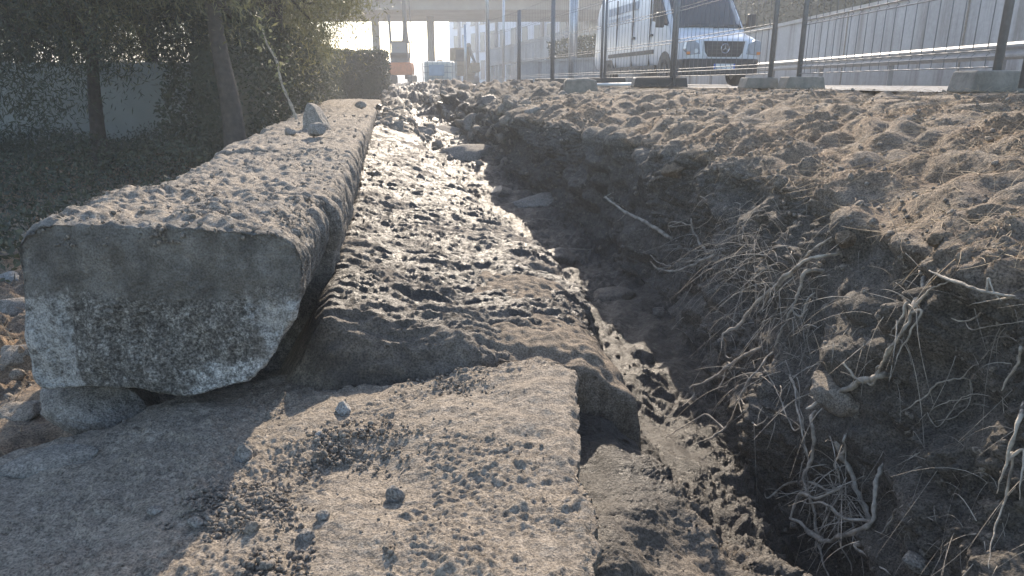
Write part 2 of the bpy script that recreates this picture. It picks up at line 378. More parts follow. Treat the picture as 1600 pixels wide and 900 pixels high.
# region weights along the cross-section
S = np.repeat(sidx[None, :], len(rows), 0)
w_left = 1 - sstep(4.0, 4.6, S)
w_mud = sstep(5.5, 6.1, S) * (1 - sstep(7.6, 8.1, S))
w_floor = sstep(7.4, 8.0, S) * (1 - sstep(8.9, 9.3, S))
w_face = sstep(8.7, 9.2, S) * (1 - sstep(11.6, 12.3, S))
w_top = sstep(11.5, 12.4, S) * (1 - sstep(15.0, 15.6, S))
active = sstep(1.0, 1.6, S) * (1 - sstep(15.2, 15.9, S)) * (1 - sstep(50, 90, GY))
near = 1 - sstep(5, 16, GY)
def oct_disp(P, N):
    P = P.astype(np.float32)
    q = P * np.array([1.15, 1.0, 1.25], dtype=np.float32)
    D = np.zeros(P.shape[:2], dtype=np.float32)
    heap = sstep(9, 16, GY) * (1 - sstep(40, 60, GY)) * sstep(5.5, 7, S)
    D += heap * (0.13 * vnoise(q, 0.55, 31) + 0.12 * vnoise(q, 1.5, 32) + .07 * billow(vnoise(q, 3.6, 33)) - .08 + .05 * sstep(12, 12.8, S))
    dry = sstep(-.15, .35, vnoise(q, 1.7, 14))
    mq = np.stack([q[..., 0] * .28 + q[..., 1] * .08, q[..., 1] * 1.05 - q[..., 0] * .18, q[..., 2] * .8], -1)
    D += w_mud * (.30 + .70 * sstep(1.85, 2.3, GY)) * (.018 * ridge(vnoise(mq, 11, 21)) + .011 * vnoise(mq, 27, 22) + .0075 * (1 - sstep(6, 10, GY)) * ridge(vnoise(mq, 58, 23)) + .0032 * (1 - sstep(4, 7, GY)) * vnoise(mq, 125, 24))
    D += (w_face * .075 + w_top * .035 + w_left * .07 + w_mud * .022 + w_floor * .035) * vnoise(q, 2.6, 1)
    n = vnoise(q, 6.3, 2); D += (w_face * .034 + w_top * .018 + w_left * .04 + w_mud * (.011 + .016 * (1 - sstep(1.8, 2.2, GY))) + w_floor * .024) * n
    mound = w_mud * (1 - sstep(1.85, 2.15, GY)) * sstep(6.6, 7.0, S)
    DL = D + (w_face + .7 * sstep(11, 12, S) * w_top) * (.06 * vnoise(q, 1.25, 17) + .06 * billow(vnoise(q, 3.6, 18)) * (S > 9)); D = 0 * D
    mod = .35 + 1.15 * sstep(-.35, .5, vnoise(q, 1.5, 41) + .5 * vnoise(q, 4.3, 42))
    n = vnoise(q, 15, 3); D += (w_face * .019 + w_top * .008 + w_left * .02 + w_mud * (.001 + .005 * dry) + w_floor * .013) * billow(n)
    lod = 1 - sstep(9, 16, GY)
    qs = np.stack([q[..., 0] * 1.0 + q[..., 1] * .45, q[..., 1] * .75, q[..., 2]], -1)
    n = vnoise(qs, 34, 4); D += lod * (w_face * .008 + w_top * .006 + w_left * .010 + w_mud * (.001 + .003 * dry) + w_floor * .006) * (n + .5 * billow(n))
    lod = 1 - sstep(4, 7, GY)
    n = vnoise(q, 75, 5); D += lod * (w_face * .0042 + w_top * .0052 + w_left * .005 + w_mud * (.0012 + .002 * dry) + w_floor * .004) * billow(n)
    lod = 1 - sstep(2.5, 5, GY)
    n = vnoise(q, 150, 6); D += lod * (w_face * .002 + w_top * .0026 + w_left * .002 + w_mud * .0012 + w_floor * .002) * n
    D += mound * (.011 * billow(vnoise(q, 13, 51)) + .008 * vnoise(q, 31, 52) + .0055 * billow(vnoise(q, 70, 53)) + .003 * vnoise(q, 150, 54))
    return (DL + mod * D) * active
Ng = grid_normals(Pg)
D = oct_disp(Pg, Ng)
# keep the sheet below the road and the fence feet
D = np.where(S > 14.3, np.minimum(D, 0.03 * (1 - sstep(14.3, 15.4, S)) + sstep(10, 18, GY) * .2 * (1 - sstep(14.6, 15.2, S))), D)
Pd = Pg + Ng * D[..., None]
NR, NC = GX.shape
ii = np.arange(NR * NC).reshape(NR, NC)
quads = np.stack([ii[:-1, :-1], ii[:-1, 1:], ii[1:, 1:], ii[1:, :-1]], -1).reshape(-1, 4)
nw = vnoise(Pg.astype(np.float32), 2.2, 9)
nw2 = vnoise(Pg.astype(np.float32), 5.5, 13)
wet = np.clip(w_mud * (1.0 + .7 * nw + .4 * nw2) * (1 - .55 * sstep(5, 14, GY)) + w_floor * .95 + w_face * .12 * (1 - sstep(10, 11.8, S)), 0, 1) * (1 - sstep(14, 22, GY))
# the mound beside the slab is drier earth on its far flank
wet = wet * (1 - .35 * sstep(6.9, 7.4, S) * (1 - sstep(1.7, 2.1, GY)))
wet = np.maximum(wet, .62 * sstep(8, 14, GY) * (1 - sstep(30, 40, GY)) * sstep(6, 7, S) * (1 - sstep(12.5, 13.5, S)))
straw = np.clip(w_top * .7 + w_left * 1.2 + w_mud * .12, 0, 1)
ground = link_mesh('ground', Pd.reshape(-1, 3), quads, M['soil'], smooth=True, attrs={'wet': wet, 'straw': straw, 'damp_shade': np.clip(np.maximum(w_face * (1 - sstep(11.5, 12.1, S + .4 * nw)), .8 * sstep(7.5, 11, GY + 1.5 * nw) * sstep(7, 8, S) * (1 - sstep(1.6, 2.6, GX + .05 * (GY - 12) + .5 * nw))), 0, 1)})  # damp tone stops at the lip, painting a crisper lit-to-dark break
tag(ground, kind='structure')
# coarse copy for finding where things rest
cs = Pd[::4, ::3]
ci = np.arange(cs.shape[0] * cs.shape[1]).reshape(cs.shape[:2])
cq = np.stack([ci[:-1, :-1], ci[:-1, 1:], ci[1:, 1:], ci[1:, :-1]], -1).reshape(-1, 4)
bvh = BVHTree.FromPolygons([tuple(p) for p in cs.reshape(-1, 3).tolist()], [tuple(q) for q in cq.tolist()])
CAM = Vector((0, 0, CAMZ))
def hit(px, py, off=0.0):
    d = ray(px, py).normalized(); h = bvh.ray_cast(CAM, d)
    return h[0] - d * off if h[0] is not None else at(px, py, 3.0)
def ground_z(x, y):
    h = bvh.ray_cast(Vector((x, y, 6)), Vector((0, 0, -1))); return h[0].z if h[0] is not None else 0.0

# road, a sheet over the ground
ry = np.concatenate([np.linspace(.5, 45, 90), [60, 90, 150, 260]])
rxx, _ = I2(ROADX, ry); 
V = np.concatenate([np.stack([rxx + .05 + .04 * np.sin(ry * 5), ry, ry * 0], 1), np.stack([np.maximum(9.6, rxx + 7) , ry, ry * 0], 1)])
n = len(ry); road = link_mesh('road', V, [(i, i + n, i + n + 1, i + 1) for i in range(n - 1)], M['asphalt']); tag(road, kind='structure')
mk = MB()
for y in np.arange(3, 40, 5.0): mk.box((6.3, y, .006), (.12, 2.4, .004))
# painted centre dashes, 4 mm above the asphalt
rm = mk.build('road_marking', M['plate']); tag(rm, kind='structure')

# ------------------------------------------------------------------ stones
def ico(sub):
    import bmesh
    bm = bmesh.new(); bmesh.ops.create_icosphere(bm, subdivisions=sub, radius=1.0)
    V = np.array([v.co[:] for v in bm.verts]); Fc = np.array([[v.index for v in f.verts] for f in bm.faces]); bm.free(); return V, Fc
ICO = {s: ico(s) for s in (1, 2, 4, 5)}
def rock_geo(dim, seed, sub=4, cuts=9, rough=.06, lo=.55, hi=.9):
    r = np.random.default_rng(seed); V, Fc = ICO[sub]; P = V.copy()
    for _ in range(cuts):
        nrm = r.normal(size=3); nrm /= np.linalg.norm(nrm); d = r.uniform(lo, hi)
        e = P @ nrm - d; P = P - np.where(e > 0, e * .93, 0)[:, None] * nrm
    nn = V + seed * 3.7
    dd = rough * vnoise(nn, 2.2, 1) + rough * .5 * vnoise(nn, 6, 2) + rough * .22 * vnoise(nn, 16, 3)
    P = P * (1 + dd[:, None])
    return P * (np.array(dim) / 2), Fc
def stone(name, label, px, py, wpx, hpx, mat='rock', depth=None, seed=1, Y=None, rz=0.0, ry=0.0, sink=.25, sub=4, group=None, cat='stone', cuts=9, rough=.06):
    p = hit(px, py) if Y is None else at(px, py, Y)
    s = p.y / F * 1.03
    dim = (wpx * s, (depth or wpx * .8) * s, hpx * s)
    V, Fc = rock_geo(dim, seed, sub, cuts, rough)
    o = link_mesh(name, V, Fc, M[mat], smooth=True)
    o.location = p + Vector((0, dim[1] * .25, -dim[2] * .12)); o.rotation_euler = (0, ry, rz)
    tag(o, label, cat, group); return o

# ------------------------------------------------------------------ the wall of granite blocks
def prism_rock(poly, L, nper, nlen, ncap, rough, seed, zrow=None):
    """closed outline (lateral, z) carried along +Y for L, capped with rings, displaced by noise"""
    P = np.array(poly, dtype=float); Q = np.vstack([P, P[:1]])
    for _ in range(2):                                           # soften the corners a little
        A = Q[:-1]; B = Q[1:]; q = np.empty((2 * len(A), 2)); w = .13
        q[0::2] = A * (1 - w) + B * w; q[1::2] = A * w + B * (1 - w); Q = np.vstack([q, q[:1]])
    d = np.r_[0, np.cumsum(np.linalg.norm(np.diff(Q, axis=0), axis=1))]
    u = np.linspace(0, d[-1], nper, endpoint=False)
    C = np.stack([np.interp(u, d, Q[:, 0]), np.interp(u, d, Q[:, 1])], 1); cen = C.mean(0)
    rings = []
    e = np.linspace(0, 1, ncap + 1)
    for s_ in e[1:]: rings.append((s_ if s_ < .94 else .94 + (s_ - .94) * .6, 0.0))
    for y in np.linspace(0, L, nlen + 2)[1:-1]: rings.append((1.0, y))
    for s_ in e[1:][::-1]: rings.append((s_ if s_ < .94 else .94 + (s_ - .94) * .6, L))
    V = [np.array([[cen[0], 0, cen[1]]])]
    for s_, y in rings:
        c = cen + (C - cen) * s_; V.append(np.stack([c[:, 0], np.full(nper, y), c[:, 1]], 1))
    V.append(np.array([[cen[0], L, cen[1]]])); V = np.concatenate(V)
    Fq = []
    nr = len(rings); a = np.arange(nper); b = (a + 1) % nper
    for r_ in range(nr - 1):
        o0 = 1 + r_ * nper; o1 = o0 + nper
        Fq.append(np.stack([o0 + a, o0 + b, o1 + b, o1 + a], 1))
    Fq = np.concatenate(Fq).tolist()
    Fq += [(0, 1 + int(j), 1 + int(i)) for i, j in zip(a, b)]
    last = len(V) - 1; o0 = 1 + (nr - 1) * nper
    Fq += [(last, o0 + int(i), o0 + int(j)) for i, j in zip(a, b)]
    # normals approximated by outward direction
    N = np.zeros_like(V)
    F4 = np.array([f for f in Fq if len(f) == 4])
    fn = np.cross(V[F4[:, 2]] - V[F4[:, 0]], V[F4[:, 3]] - V[F4[:, 1]])
    for c in range(4): np.add.at(N, F4[:, c], fn)
    N /= np.linalg.norm(N, axis=1)[:, None] + 1e-12
    q = V + seed * 5.3
    vert = V * np.array([1, 1, .35]) + seed * 2.1
    top = sstep(.3, .8, N[:, 2]); side = 1 - top; front = sstep(.6, .9, -N[:, 1])
    g_ = 1 - .6 * front
    md = .35 + .9 * sstep(-.3, .5, vnoise(q, 2.1, 5))
    dd = rough * (.75 * vnoise(q, 2.5, 1) + .34 * vnoise(q, 8, 2) * g_ + md * (.10 * vnoise(q, 21, 3) * g_ + .07 * billow(vnoise(q, 47, 4)) * g_ + .12 * vnoise(q, 100, 5) * g_))
    dd += rough * side * (1 - front) * (1.0 * ridge(vnoise(vert, 9, 6)) + .6 * vnoise(vert, 26, 7))
    return V + N * dd[:, None], Fq, N

def px_face(px, py, Y):
    p = at(px, py, Y); return (p.x, p.z)
Y0 = 1.92
outline = [(20, 385), (30, 362), (70, 347), (200, 352), (330, 357), (430, 362), (462, 380), (479, 415), (470, 470), (440, 530), (418, 572), (385, 598), (292, 620), (215, 606), (140, 604), (66, 608), (50, 590), (45, 545), (30, 470)]
poly = [px_face(a, b, Y0) for a, b in outline][::-1]
def skew(V, x0, y0, kx=-0.165):
    V = V.copy(); V[:, 0] += V[:, 1] * kx; return V
joints = [1.92, 2.62, 4.45, 6.9, 9.6, 12.6, 15.6, 18.8]
block_labels = [
    'end granite block with white paint patches on its broad shaded face',
    'second granite wall block, rough side lit, just behind the painted end block',
    'third granite wall block, carrying the pointed pale stone',
    'fourth granite wall block beyond the pointed pale stone',
    'fifth granite wall block, dusty top narrowing with distance',
    'sixth granite wall block, near the far end of the wall',
    'seventh and farthest granite wall block, where soil heaps begin']
for i in range(7):
    ya, yb = joints[i], joints[i + 1]; L = yb - ya - .004
    if i == 0:
        V, Fq, N = prism_rock([(x, z - CAMZ * 0) for x, z in poly], L, 420, 130, 75, .016, 3)
        # stains on the front face: mortar band, white paint frame, pitted middle
        base = V.copy()
        f = 1 - sstep(.03, .10, V[:, 1])
        # picture-free face coordinates: lateral s from left 0 to right 1, height h from bottom 0 to top 1
        s_ = (V[:, 0] - poly[0][0]) ; xs = np.array([p[0] for p in poly]); zs = np.array([p[1] for p in poly])
        s_ = (V[:, 0] - xs.min()) / (xs.max() - xs.min()); h_ = (V[:, 2] - zs.min()) / (zs.max() - zs.min())
        wob = vnoise(V, 14, 8) * .022 + vnoise(V, 50, 9) * .012
        mort = sstep(.60, .64, h_ + wob - .05 * sstep(.65, .9, s_)) + sstep(.30, .34, s_ + wob) * (1 - sstep(.8, .84, s_ + wob)) * sstep(.54, .58, h_ + wob * 1.5) * .8
        left = (1 - sstep(.165, .185, s_ + wob)) * (1 - sstep(.58, .63, h_ + wob * 2))
        d_right = s_ + .62 * (h_ - .62) * -0.0
        right = sstep(.795, .815, s_ + wob + .22 * (h_ - .4)) * (1 - sstep(.52, .62, h_ + wob * 2))
        bottom = sstep(.50, .56, s_ + wob * 2) * (1 - sstep(.13, .17, h_ + wob - .32 * np.clip(s_ - .55, 0, 1))) * (1 - sstep(.86, .9, s_))
        spots = sstep(1.1, 1.5, vnoise(V, 16, 12)) * (1 - sstep(.3, .45, h_)) * sstep(.3, .35, s_)
        paint = np.clip(left + right + bottom + spots * .8, 0, 1) * f * .68
        pit = np.clip(sstep(.17, .19, s_ + wob) * (1 - sstep(.78, .80, s_ + wob)) * (1 - sstep(.54, .6, h_ + wob)), 0, 1) * f
        at_ = {'paint': paint, 'mortar': np.clip(mort, 0, 1) * f, 'pit': pit}
        m = M['block']
    else:
        r = np.random.default_rng(40 + i); w = .80 + .04 * min(ya - 1.92, 14)
        x1 = float(xr(ya)) + r.uniform(-.006, .012) + (.012 if i == 1 else 0); x0 = float(xl(ya)) + r.uniform(-.05, .03)
        zt = ZT + r.uniform(-.006, .006); zb = -1.06
        pl = [(x0, zb), (x1 - .07, zb), (x1 - .04, -.72), (x1 + .01, -.5), (x1, zt - .05), (x1 - .04, zt), (x0 + .3, zt + .005), (x0 + .05, zt - .015), (x0 + .01, zt - .06), (x0 - .01, -.7)]
        res = max(.35, 2.2 / ya)
        V, Fq, N = prism_rock(pl, L, int(340 * res), int(L / .008 * res * .75), 12, .017, 10 + i)
        at_ = None; m = M['granite']
    V = skew(V, 0, 0, -.165 if i == 0 else -.170)
    o = link_mesh('granite_block', V, Fq, m, smooth=True, attrs=at_)
    o.location = (0, ya, 0)
    tag(o, block_labels[i], 'stone block', 'granite blocks of the wall')

# ------------------------------------------------------------------ the big slab in front, and the boulder behind its corner
def grid_slab(outline_xy, zfun, thick, step, seed, rough):
    """a flat stone with an irregular plan outline: polar rings over the top, then down the rim"""
    P = np.array(outline_xy); Q = np.vstack([P, P[:1]])
    for _ in range(2):
        A = Q[:-1]; B = Q[1:]; q = np.empty((2 * len(A), 2)); q[0::2] = A * .85 + B * .15; q[1::2] = A * .15 + B * .85; Q = np.vstack([q, q[:1]])
    d = np.r_[0, np.cumsum(np.linalg.norm(np.diff(Q, axis=0), axis=1))]
    nper = int(d[-1] / step); u = np.linspace(0, d[-1], nper, endpoint=False)
    C = np.stack([np.interp(u, d, Q[:, 0]), np.interp(u, d, Q[:, 1])], 1); cen = C.mean(0)
    C += (C - cen) / np.linalg.norm(C - cen, axis=1)[:, None] * (.020 * vnoise(np.c_[C, C[:, :1] * 0 + seed], 5, 1) + .005 * vnoise(np.c_[C, C[:, :1] * 0], 25, 2) + .003 * vnoise(np.c_[C, C[:, :1] * 0], 70, 3))[:, None]
    rad = np.linalg.norm(C - cen, axis=1).max(); nr = int(rad / step)
    V = [np.array([[cen[0], cen[1], 0.]])]
    for s_ in np.linspace(0, 1, nr + 1)[1:]:
        c = cen + (C - cen) * s_; drop = .018 * sstep(.965, 1.0, s_)
        V.append(np.c_[c, np.full(nper, -drop)])
    for h in np.linspace(0, 1, int(thick / step / 1.3) + 2)[1:]:
        c = cen + (C - cen) * (1.0 - .05 * h * h); V.append(np.c_[c, np.full(nper, -.018 - h * thick)])
    V = np.concatenate(V); nrr = (len(V) - 1) // nper
    a = np.arange(nper); b = (a + 1) % nper
    Fq = np.concatenate([np.stack([1 + r_ * nper + a, 1 + (r_ + 1) * nper + a, 1 + (r_ + 1) * nper + b, 1 + r_ * nper + b], 1) for r_ in range(nrr - 1)]).tolist()
    Fq += [(0, 1 + int(i), 1 + int(j)) for i, j in zip(a, b)]
    isrim = V[:, 2] < -.019
    zt = zfun(V[:, 0], V[:, 1]); q = V + seed
    n1 = vnoise(q, 2.5, 1); n2 = vnoise(q, 7, 2); n3 = vnoise(q, 20, 3); n4 = vnoise(q, 48, 4); n5 = vnoise(q, 100, 5)
    patch = sstep(-.1, .45, vnoise(q, 3.2, 8) + .4 * vnoise(q, 9, 6))
    dd = rough * (n1 * .9 + n2 * .45 + n3 * .22 + billow(n3) * .22 * patch + n4 * .09 + billow(n4) * .22 * patch + n5 * (.05 + .13 * patch))
    V[:, 2] += zt + np.where(isrim, rough * n2 * .3, dd)
    rimd = (V[:, :2] - cen) / (np.linalg.norm(V[:, :2] - cen, axis=1)[:, None] + 1e-9)
    V[:, :2] += rimd * np.where(isrim, .012 * n2 + .006 * n3, 0)[:, None]
    return V, Fq, cen
slab_z = lambda x, y: -.79 + .085 * np.clip(x - .1, -2, .3) - .02 * (y - 1.5)
slab_xy = [(.135, .55), (.15, 1.0), (.165, 1.35), (.185, 1.75), (.215, 2.02), (.12, 2.16), (-.15, 2.13), (-.42, 2.06), (-.75, 2.30), (-1.15, 2.02), (-1.40, 1.72), (-1.48, 1.4), (-1.3, 1.05), (-1.1, .55)]
V, Fq, cen = grid_slab(slab_xy, slab_z, .16, .0062, 2.0, .020)
slab = link_mesh('stone_slab', V, Fq, M['slab'], smooth=True)
tag(slab, 'broad gritty stone slab filling the foreground, half in the shadow of the end block', 'stone slab')
slabV = V
# BVH that knows the slab too
sb = BVHTree.FromPolygons([tuple(p) for p in V.tolist()], [tuple(f) for f in Fq])
def hit_slab(px, py):
    h = sb.ray_cast(CAM, ray(px, py).normalized()); return h[0] if h[0] is not None else hit(px, py)

bp = [(-.36, -.44), (.19, -.44), (.205, -.30), (.20, -.20), (.185, -.12), (.155, -.045), (.11, .015), (.05, .06), (-.03, .09), (-.15, .105), (-.38, .10)]
V, Fq, N = prism_rock(bp, 1.0, 260, 170, 40, .014, 21)
V[:, 0] -= .16 * V[:, 1]; V[:, 2] -= .035 * (1 - sstep(.0, .14, V[:, 1])) * sstep(-.1, .08, V[:, 2])
M['boulder'] = mat_stone('boulder_stone', (0.11, 0.09, 0.07), (0.20, 0.165, 0.13), (0.30, 0.25, 0.20), dust=(0.27, 0.21, 0.15), dust_amt=.9)
o = link_mesh('boulder', V, Fq, M['boulder'], smooth=True); o.location = (.245, 2.17, -.905); o.rotation_euler = (0, R(3), R(-4))
tag(o, 'round shouldered boulder with a flat shaded end, behind the slab corner', 'boulder')

def crumbs(name, P, size, mat, label, cat, sub=1):
    V0, F0 = ICO[sub]; n = len(P); r = np.random.default_rng(len(name) + n)
    A = r.normal(size=(n, 3, 3)); Qm, _ = np.linalg.qr(A)
    sc = size[:, None] * r.uniform(.45, 1.3, (n, 3))
    jit = 1 + r.uniform(-.32, .32, (n, len(V0), 1))
    V = (V0[None] * jit * sc[:, None, :]) @ np.transpose(Qm, (0, 2, 1)) + P[:, None, :]
    Fc = (F0[None] + (np.arange(n) * len(V0))[:, None, None]).reshape(-1, 3)
    o = link_mesh(name, V.reshape(-1, 3), Fc, M[mat], smooth=False)
    tag(o, label, cat, kind='stuff'); return o

# ------------------------------------------------------------------ countable loose stones
def on_slab(label, px, py, w, h, mat='rock', seed=1, cuts=9, rz=0.0, depth=None):
    p = hit_slab(px, py); s = p.y / F * 1.1
    V, Fc = rock_geo((w * s, (depth or w * .85) * s, h * s), seed, 4, cuts, .06)
    o = link_mesh('loose_stone', V, Fc, M[mat], smooth=True); o.location = p + Vector((0, 0, h * s * .25)); o.rotation_euler = (0, 0, rz)
    tag(o, label, 'stone', 'loose stones on the slab'); return o
on_slab('tan angular stone on the slab just past the shadow edge, nearest the block', 381, 718, 30, 34, 'rock', 61)
on_slab('smooth rounded stone with a long shadow at the edge of the shade', 305, 822, 26, 22, 'rock', 62, 3)
on_slab('brown egg shaped stone standing alone in the middle of the sunny slab', 618, 780, 32, 34, 'rock', 63, 4)
on_slab('whitish stone beside the crumbs near the far left of the sunny part', 537, 645, 28, 26, 'palerock', 64)
on_slab('flat pale stone near the bottom, left of centre, among soil crumbs', 478, 842, 34, 22, 'rock', 65, 12)
on_slab('grey stone next to the flat pale one, slightly farther away', 507, 810, 28, 20, 'rock', 66)
on_slab('small lump of grey mortar on the slab, close to the clump of crumbs', 500, 684, 18, 15, 'palerock', 67)
on_slab('pale wedge of stone lying at the far right corner of the slab', 893, 568, 58, 46, 'palerock', 68, 14, .4)
on_slab('small lump in the shade near the dark edge of the shadow', 243, 800, 26, 16, 'rock', 69)
on_slab('dirty stone at the left end of the crumb clump', 395, 828, 30, 22, 'crumb', 70)

# sand and grit lying on the wall top
gp = []
for o in [o for o in COL.objects if o.name.startswith('granite_block')][:4]:
    a = np.empty(len(o.data.vertices) * 3, dtype=np.float32); o.data.vertices.foreach_get('co', a); a = a.reshape(-1, 3) + np.array(o.location)
    gp.append(a[a[:, 2] > ZT - .035])
gp = np.concatenate(gp); wgt = (.04 + sstep(.05, .6, vnoise(gp, 5, 3) + .6 * vnoise(gp, 17, 4))) / (gp[:, 1] ** .5)
pk = RNG.choice(len(gp), 4200, p=wgt / wgt.sum()); sz = (.0012 + .0075 * RNG.random(4200) ** 5) * (.6 + .18 * gp[pk][:, 1])
crumbs('wall_grit', gp[pk] + np.c_[RNG.normal(0, .006, (4200, 2)), sz * .3], sz, 'crumb', 'grit and small lumps of soil lying on the wall top', 'soil grit')

# stones on top of the wall
def on_wall(label, px, py_base, Y, dim, mat, seed, cuts=10, ry=0.0, rz=0.0, pointed=False):
    p = at(px, py_base, Y)
    V, Fc = rock_geo(dim, seed, 4, cuts, .05)
    if pointed:
        hz = (V[:, 2] / dim[2] + .5); k = 1 - .80 * np.clip(hz, 0, 1) ** 1.25; V[:, 0] *= k; V[:, 1] *= k; V[:, 0] -= .12 * dim[0] * hz
    o = link_mesh('loose_stone', V, Fc, M[mat], smooth=True); o.location = (p.x, p.y, ZT + dim[2] * .40 + .012); o.rotation_euler = (0, ry, rz)
    tag(o, label, 'stone', 'stones lying on the wall top'); return o
Yw = 6.2
p = at(490, 192, Yw); sc_ = Yw / F * .9
fin = [((a - 490) * sc_, (192 - b) * sc_) for a, b in [(468, 196), (512, 195), (507, 180), (499, 166), (488, 150), (481, 146), (477, 152), (472, 172)]][::-1]
V, Fq, N = prism_rock(fin, .15, 130, 24, 26, .010, 51)
o = link_mesh('loose_stone', V, Fq, M['rock'], smooth=True); o.location = (p.x, p.y, ZT + .005); o.rotation_euler = (R(-6), 0, R(-8))
tag(o, 'pale pointed fin of stone standing upright on the wall top', 'stone', 'stones lying on the wall top')
on_wall('grey rounded lump in front of the pointed stone on the wall', 497, 215, 5.35, (.165, .14, .12), 'rock', 82)
on_wall('smallest grey stone at the left edge of the wall top', 453, 211, 5.55, (.11, .10, .07), 'rock', 83)
on_wall('squarish stone at the far end of the wall top', 562, 162, 11.5, (.22, .2, .14), 'rock', 84)
on_wall('little dark stone on the right edge of the wall, far end', 592, 164, 11.0, (.12, .12, .10), 'wetrock', 85)

# wedge stones at the left
def free_stone(name, label, loc, dim, mat, seed, rot=(0, 0, 0), cuts=10, rough=.05, sub=4, group=None):
    V, Fc = rock_geo(dim, seed, sub, cuts, rough)
    o = link_mesh(name, V, Fc, M[mat], smooth=True); o.location = loc; o.rotation_euler = rot
    tag(o, label, 'stone', group); return o
p = at(138, 636, 2.0)
free_stone('wedge_stone', 'grey wedge stone propping up the left end of the painted block', (p.x, 2.08, p.z - .01), (.34, .34, .21), 'rock', 91, (0, R(14), .3), 12, sub=5)
p = at(68, 726, 1.66)
free_stone('flat_stone', 'long thin stone chip along the left rim of the slab', (p.x, p.y, p.z), (.30, .16, .075), 'rock', 92, (0, R(-8), .35), 12)
for lb, px, py, w, h, mt, sd_ in [
        ('pale stone at the left picture edge beside the painted block', 8, 482, 66, 50, 'rock', 101),
        ('small pale stone above the larger one at the left edge', 12, 436, 40, 26, 'palerock', 102),
        ('brown earthy stone below the pale one at the left edge', 18, 560, 80, 50, 'crumb', 103),
        ('dark clod of earth left of the propping wedge stone', 30, 650, 90, 60, 'crumb', 104)]:
    stone('loose_stone', lb, px, py, w, h, mt, seed=sd_, group='stones left of the wall')

for lb, px, py, w, h, mt, sd_, cut in [
        ('large flat stone ledge lying across the narrowing trench', 734, 246, 112, 46, 'rock', 111, 8),
        ('flat stone just behind the large ledge in the trench', 704, 208, 104, 30, 'rock', 112, 8),
        ('upright squared stone at the mud edge left of the flat ledge', 660, 208, 40, 32, 'rock', 113, 12),
        ('thin flat stone, third and farthest step up the trench', 668, 183, 76, 14, 'rock', 114, 8),
        ('grey boulder half buried in the far soil heap', 742, 190, 44, 30, 'rock', 115, 9),
        ('pale stone on the far soil heap, right of the grey boulder', 838, 172, 36, 18, 'rock', 116, 9),
        ('dark dirt covered stone at the back of the soil heap', 765, 160, 40, 28, 'wetrock', 117, 9),
        ('grey shelf of stone jutting from the bank foot halfway down the trench', 856, 318, 120, 36, 'rock', 118, 8),
        ('wet rounded stone in the trench floor, farthest of the wet ones', 905, 395, 56, 22, 'wetrock', 119, 8),
        ('wet flat stone shining in the middle of the trench floor', 962, 466, 78, 34, 'wetrock', 120, 8),
        ('dark smooth stone in the trench right behind the boulder', 1000, 560, 62, 46, 'wetrock', 121, 7),
        ('small wet stone between the flat wet stone and the bank', 1032, 492, 40, 26, 'wetrock', 122, 8),
        ('dark block of earth on the mud slope edge, upper of two', 780, 305, 60, 34, 'wetrock', 123, 10),
        ('dark block of earth on the mud slope edge, lower of two', 868, 408, 80, 48, 'wetrock', 124, 10),
        ('dull stone on the bank top near the lip, left of the roots', 1060, 262, 60, 34, 'clod', 126, 8),
        ('large grey clod on the right end of the bank top', 1560, 335, 84, 36, 'clod', 127, 8),
        ('round clod at the bank lip above the hanging roots', 1330, 372, 44, 36, 'clod', 128, 6),
        ('knobbly clod on the lip at the far right of the bank', 1480, 372, 48, 30, 'clod', 129, 6)]:
    stone('loose_stone', lb, px, py, w, h, mt, seed=sd_, cuts=cut, group='stones in and along the trench')
p = hit(1325, 612, -.115)
free_stone('embedded_stone', 'big grey stone embedded in the bank behind the roots', p, (.25, .24, .18), 'crumb', 131, (0, .2, .5), 9, .07, 5)
p = hit(1432, 880, 0.0)
free_stone('loose_stone', 'pale broken stump of stone at the bank foot, bottom right', p, (.12, .09, .05), 'rock', 132, (0, R(30), .5), 9)

# ------------------------------------------------------------------ crumbs of soil (nobody could count them)
def size_of(n, a, b, pw=3.0): return a + (b - a) * RNG.random(n) ** pw
# on the slab: clustered
top = slabV[(slabV[:, 2] > slab_z(slabV[:, 0], slabV[:, 1]) - .03) & (slabV[:, 1] < 2.15)]
spots_ = [(370, 800, .10, 1.), (540, 690, .13, 1.), (470, 640, .07, .6), (640, 690, .09, .8), (420, 885, .13, .9), (800, 690, .08, .5), (700, 600, .13, .8), (330, 770, .08, .7), (600, 880, .10, .5), (170, 670, .14, .6)]
boost = np.zeros(len(top))
for px, py, rad, a in spots_:
    c = hit_slab(px, py); boost = np.maximum(boost, a * np.exp(-((top[:, 0] - c.x) ** 2 + (top[:, 1] - c.y) ** 2) / (rad * rad)))
pat = .6 * vnoise(top + 5, 7, 3) + .55 * vnoise(top + 9, 19, 4) + .3 * vnoise(top + 2, 45, 5)
dens = .02 + sstep(-.15, .6, pat + .9 * boost - .35) * (.25 + boost)
n = 9500; pick = RNG.choice(len(top), n, p=dens / dens.sum())
sz = .0011 + .0078 * RNG.random(n) ** 4.5 * (.45 + .9 * boost[pick])
lift = sz * .3 + boost[pick] * np.abs(RNG.normal(0, .006, n)) * sstep(-.1, .4, pat[pick])
crumbs('soil_crumbs', top[pick] + np.c_[RNG.normal(0, .004, (n, 2)), lift], sz, 'crumb', 'dry soil crumbs smeared and clumped over the slab', 'soil crumbs')
def size_of(n, a, b, pw=3.0): return a + (b - a) * RNG.random(n) ** pw
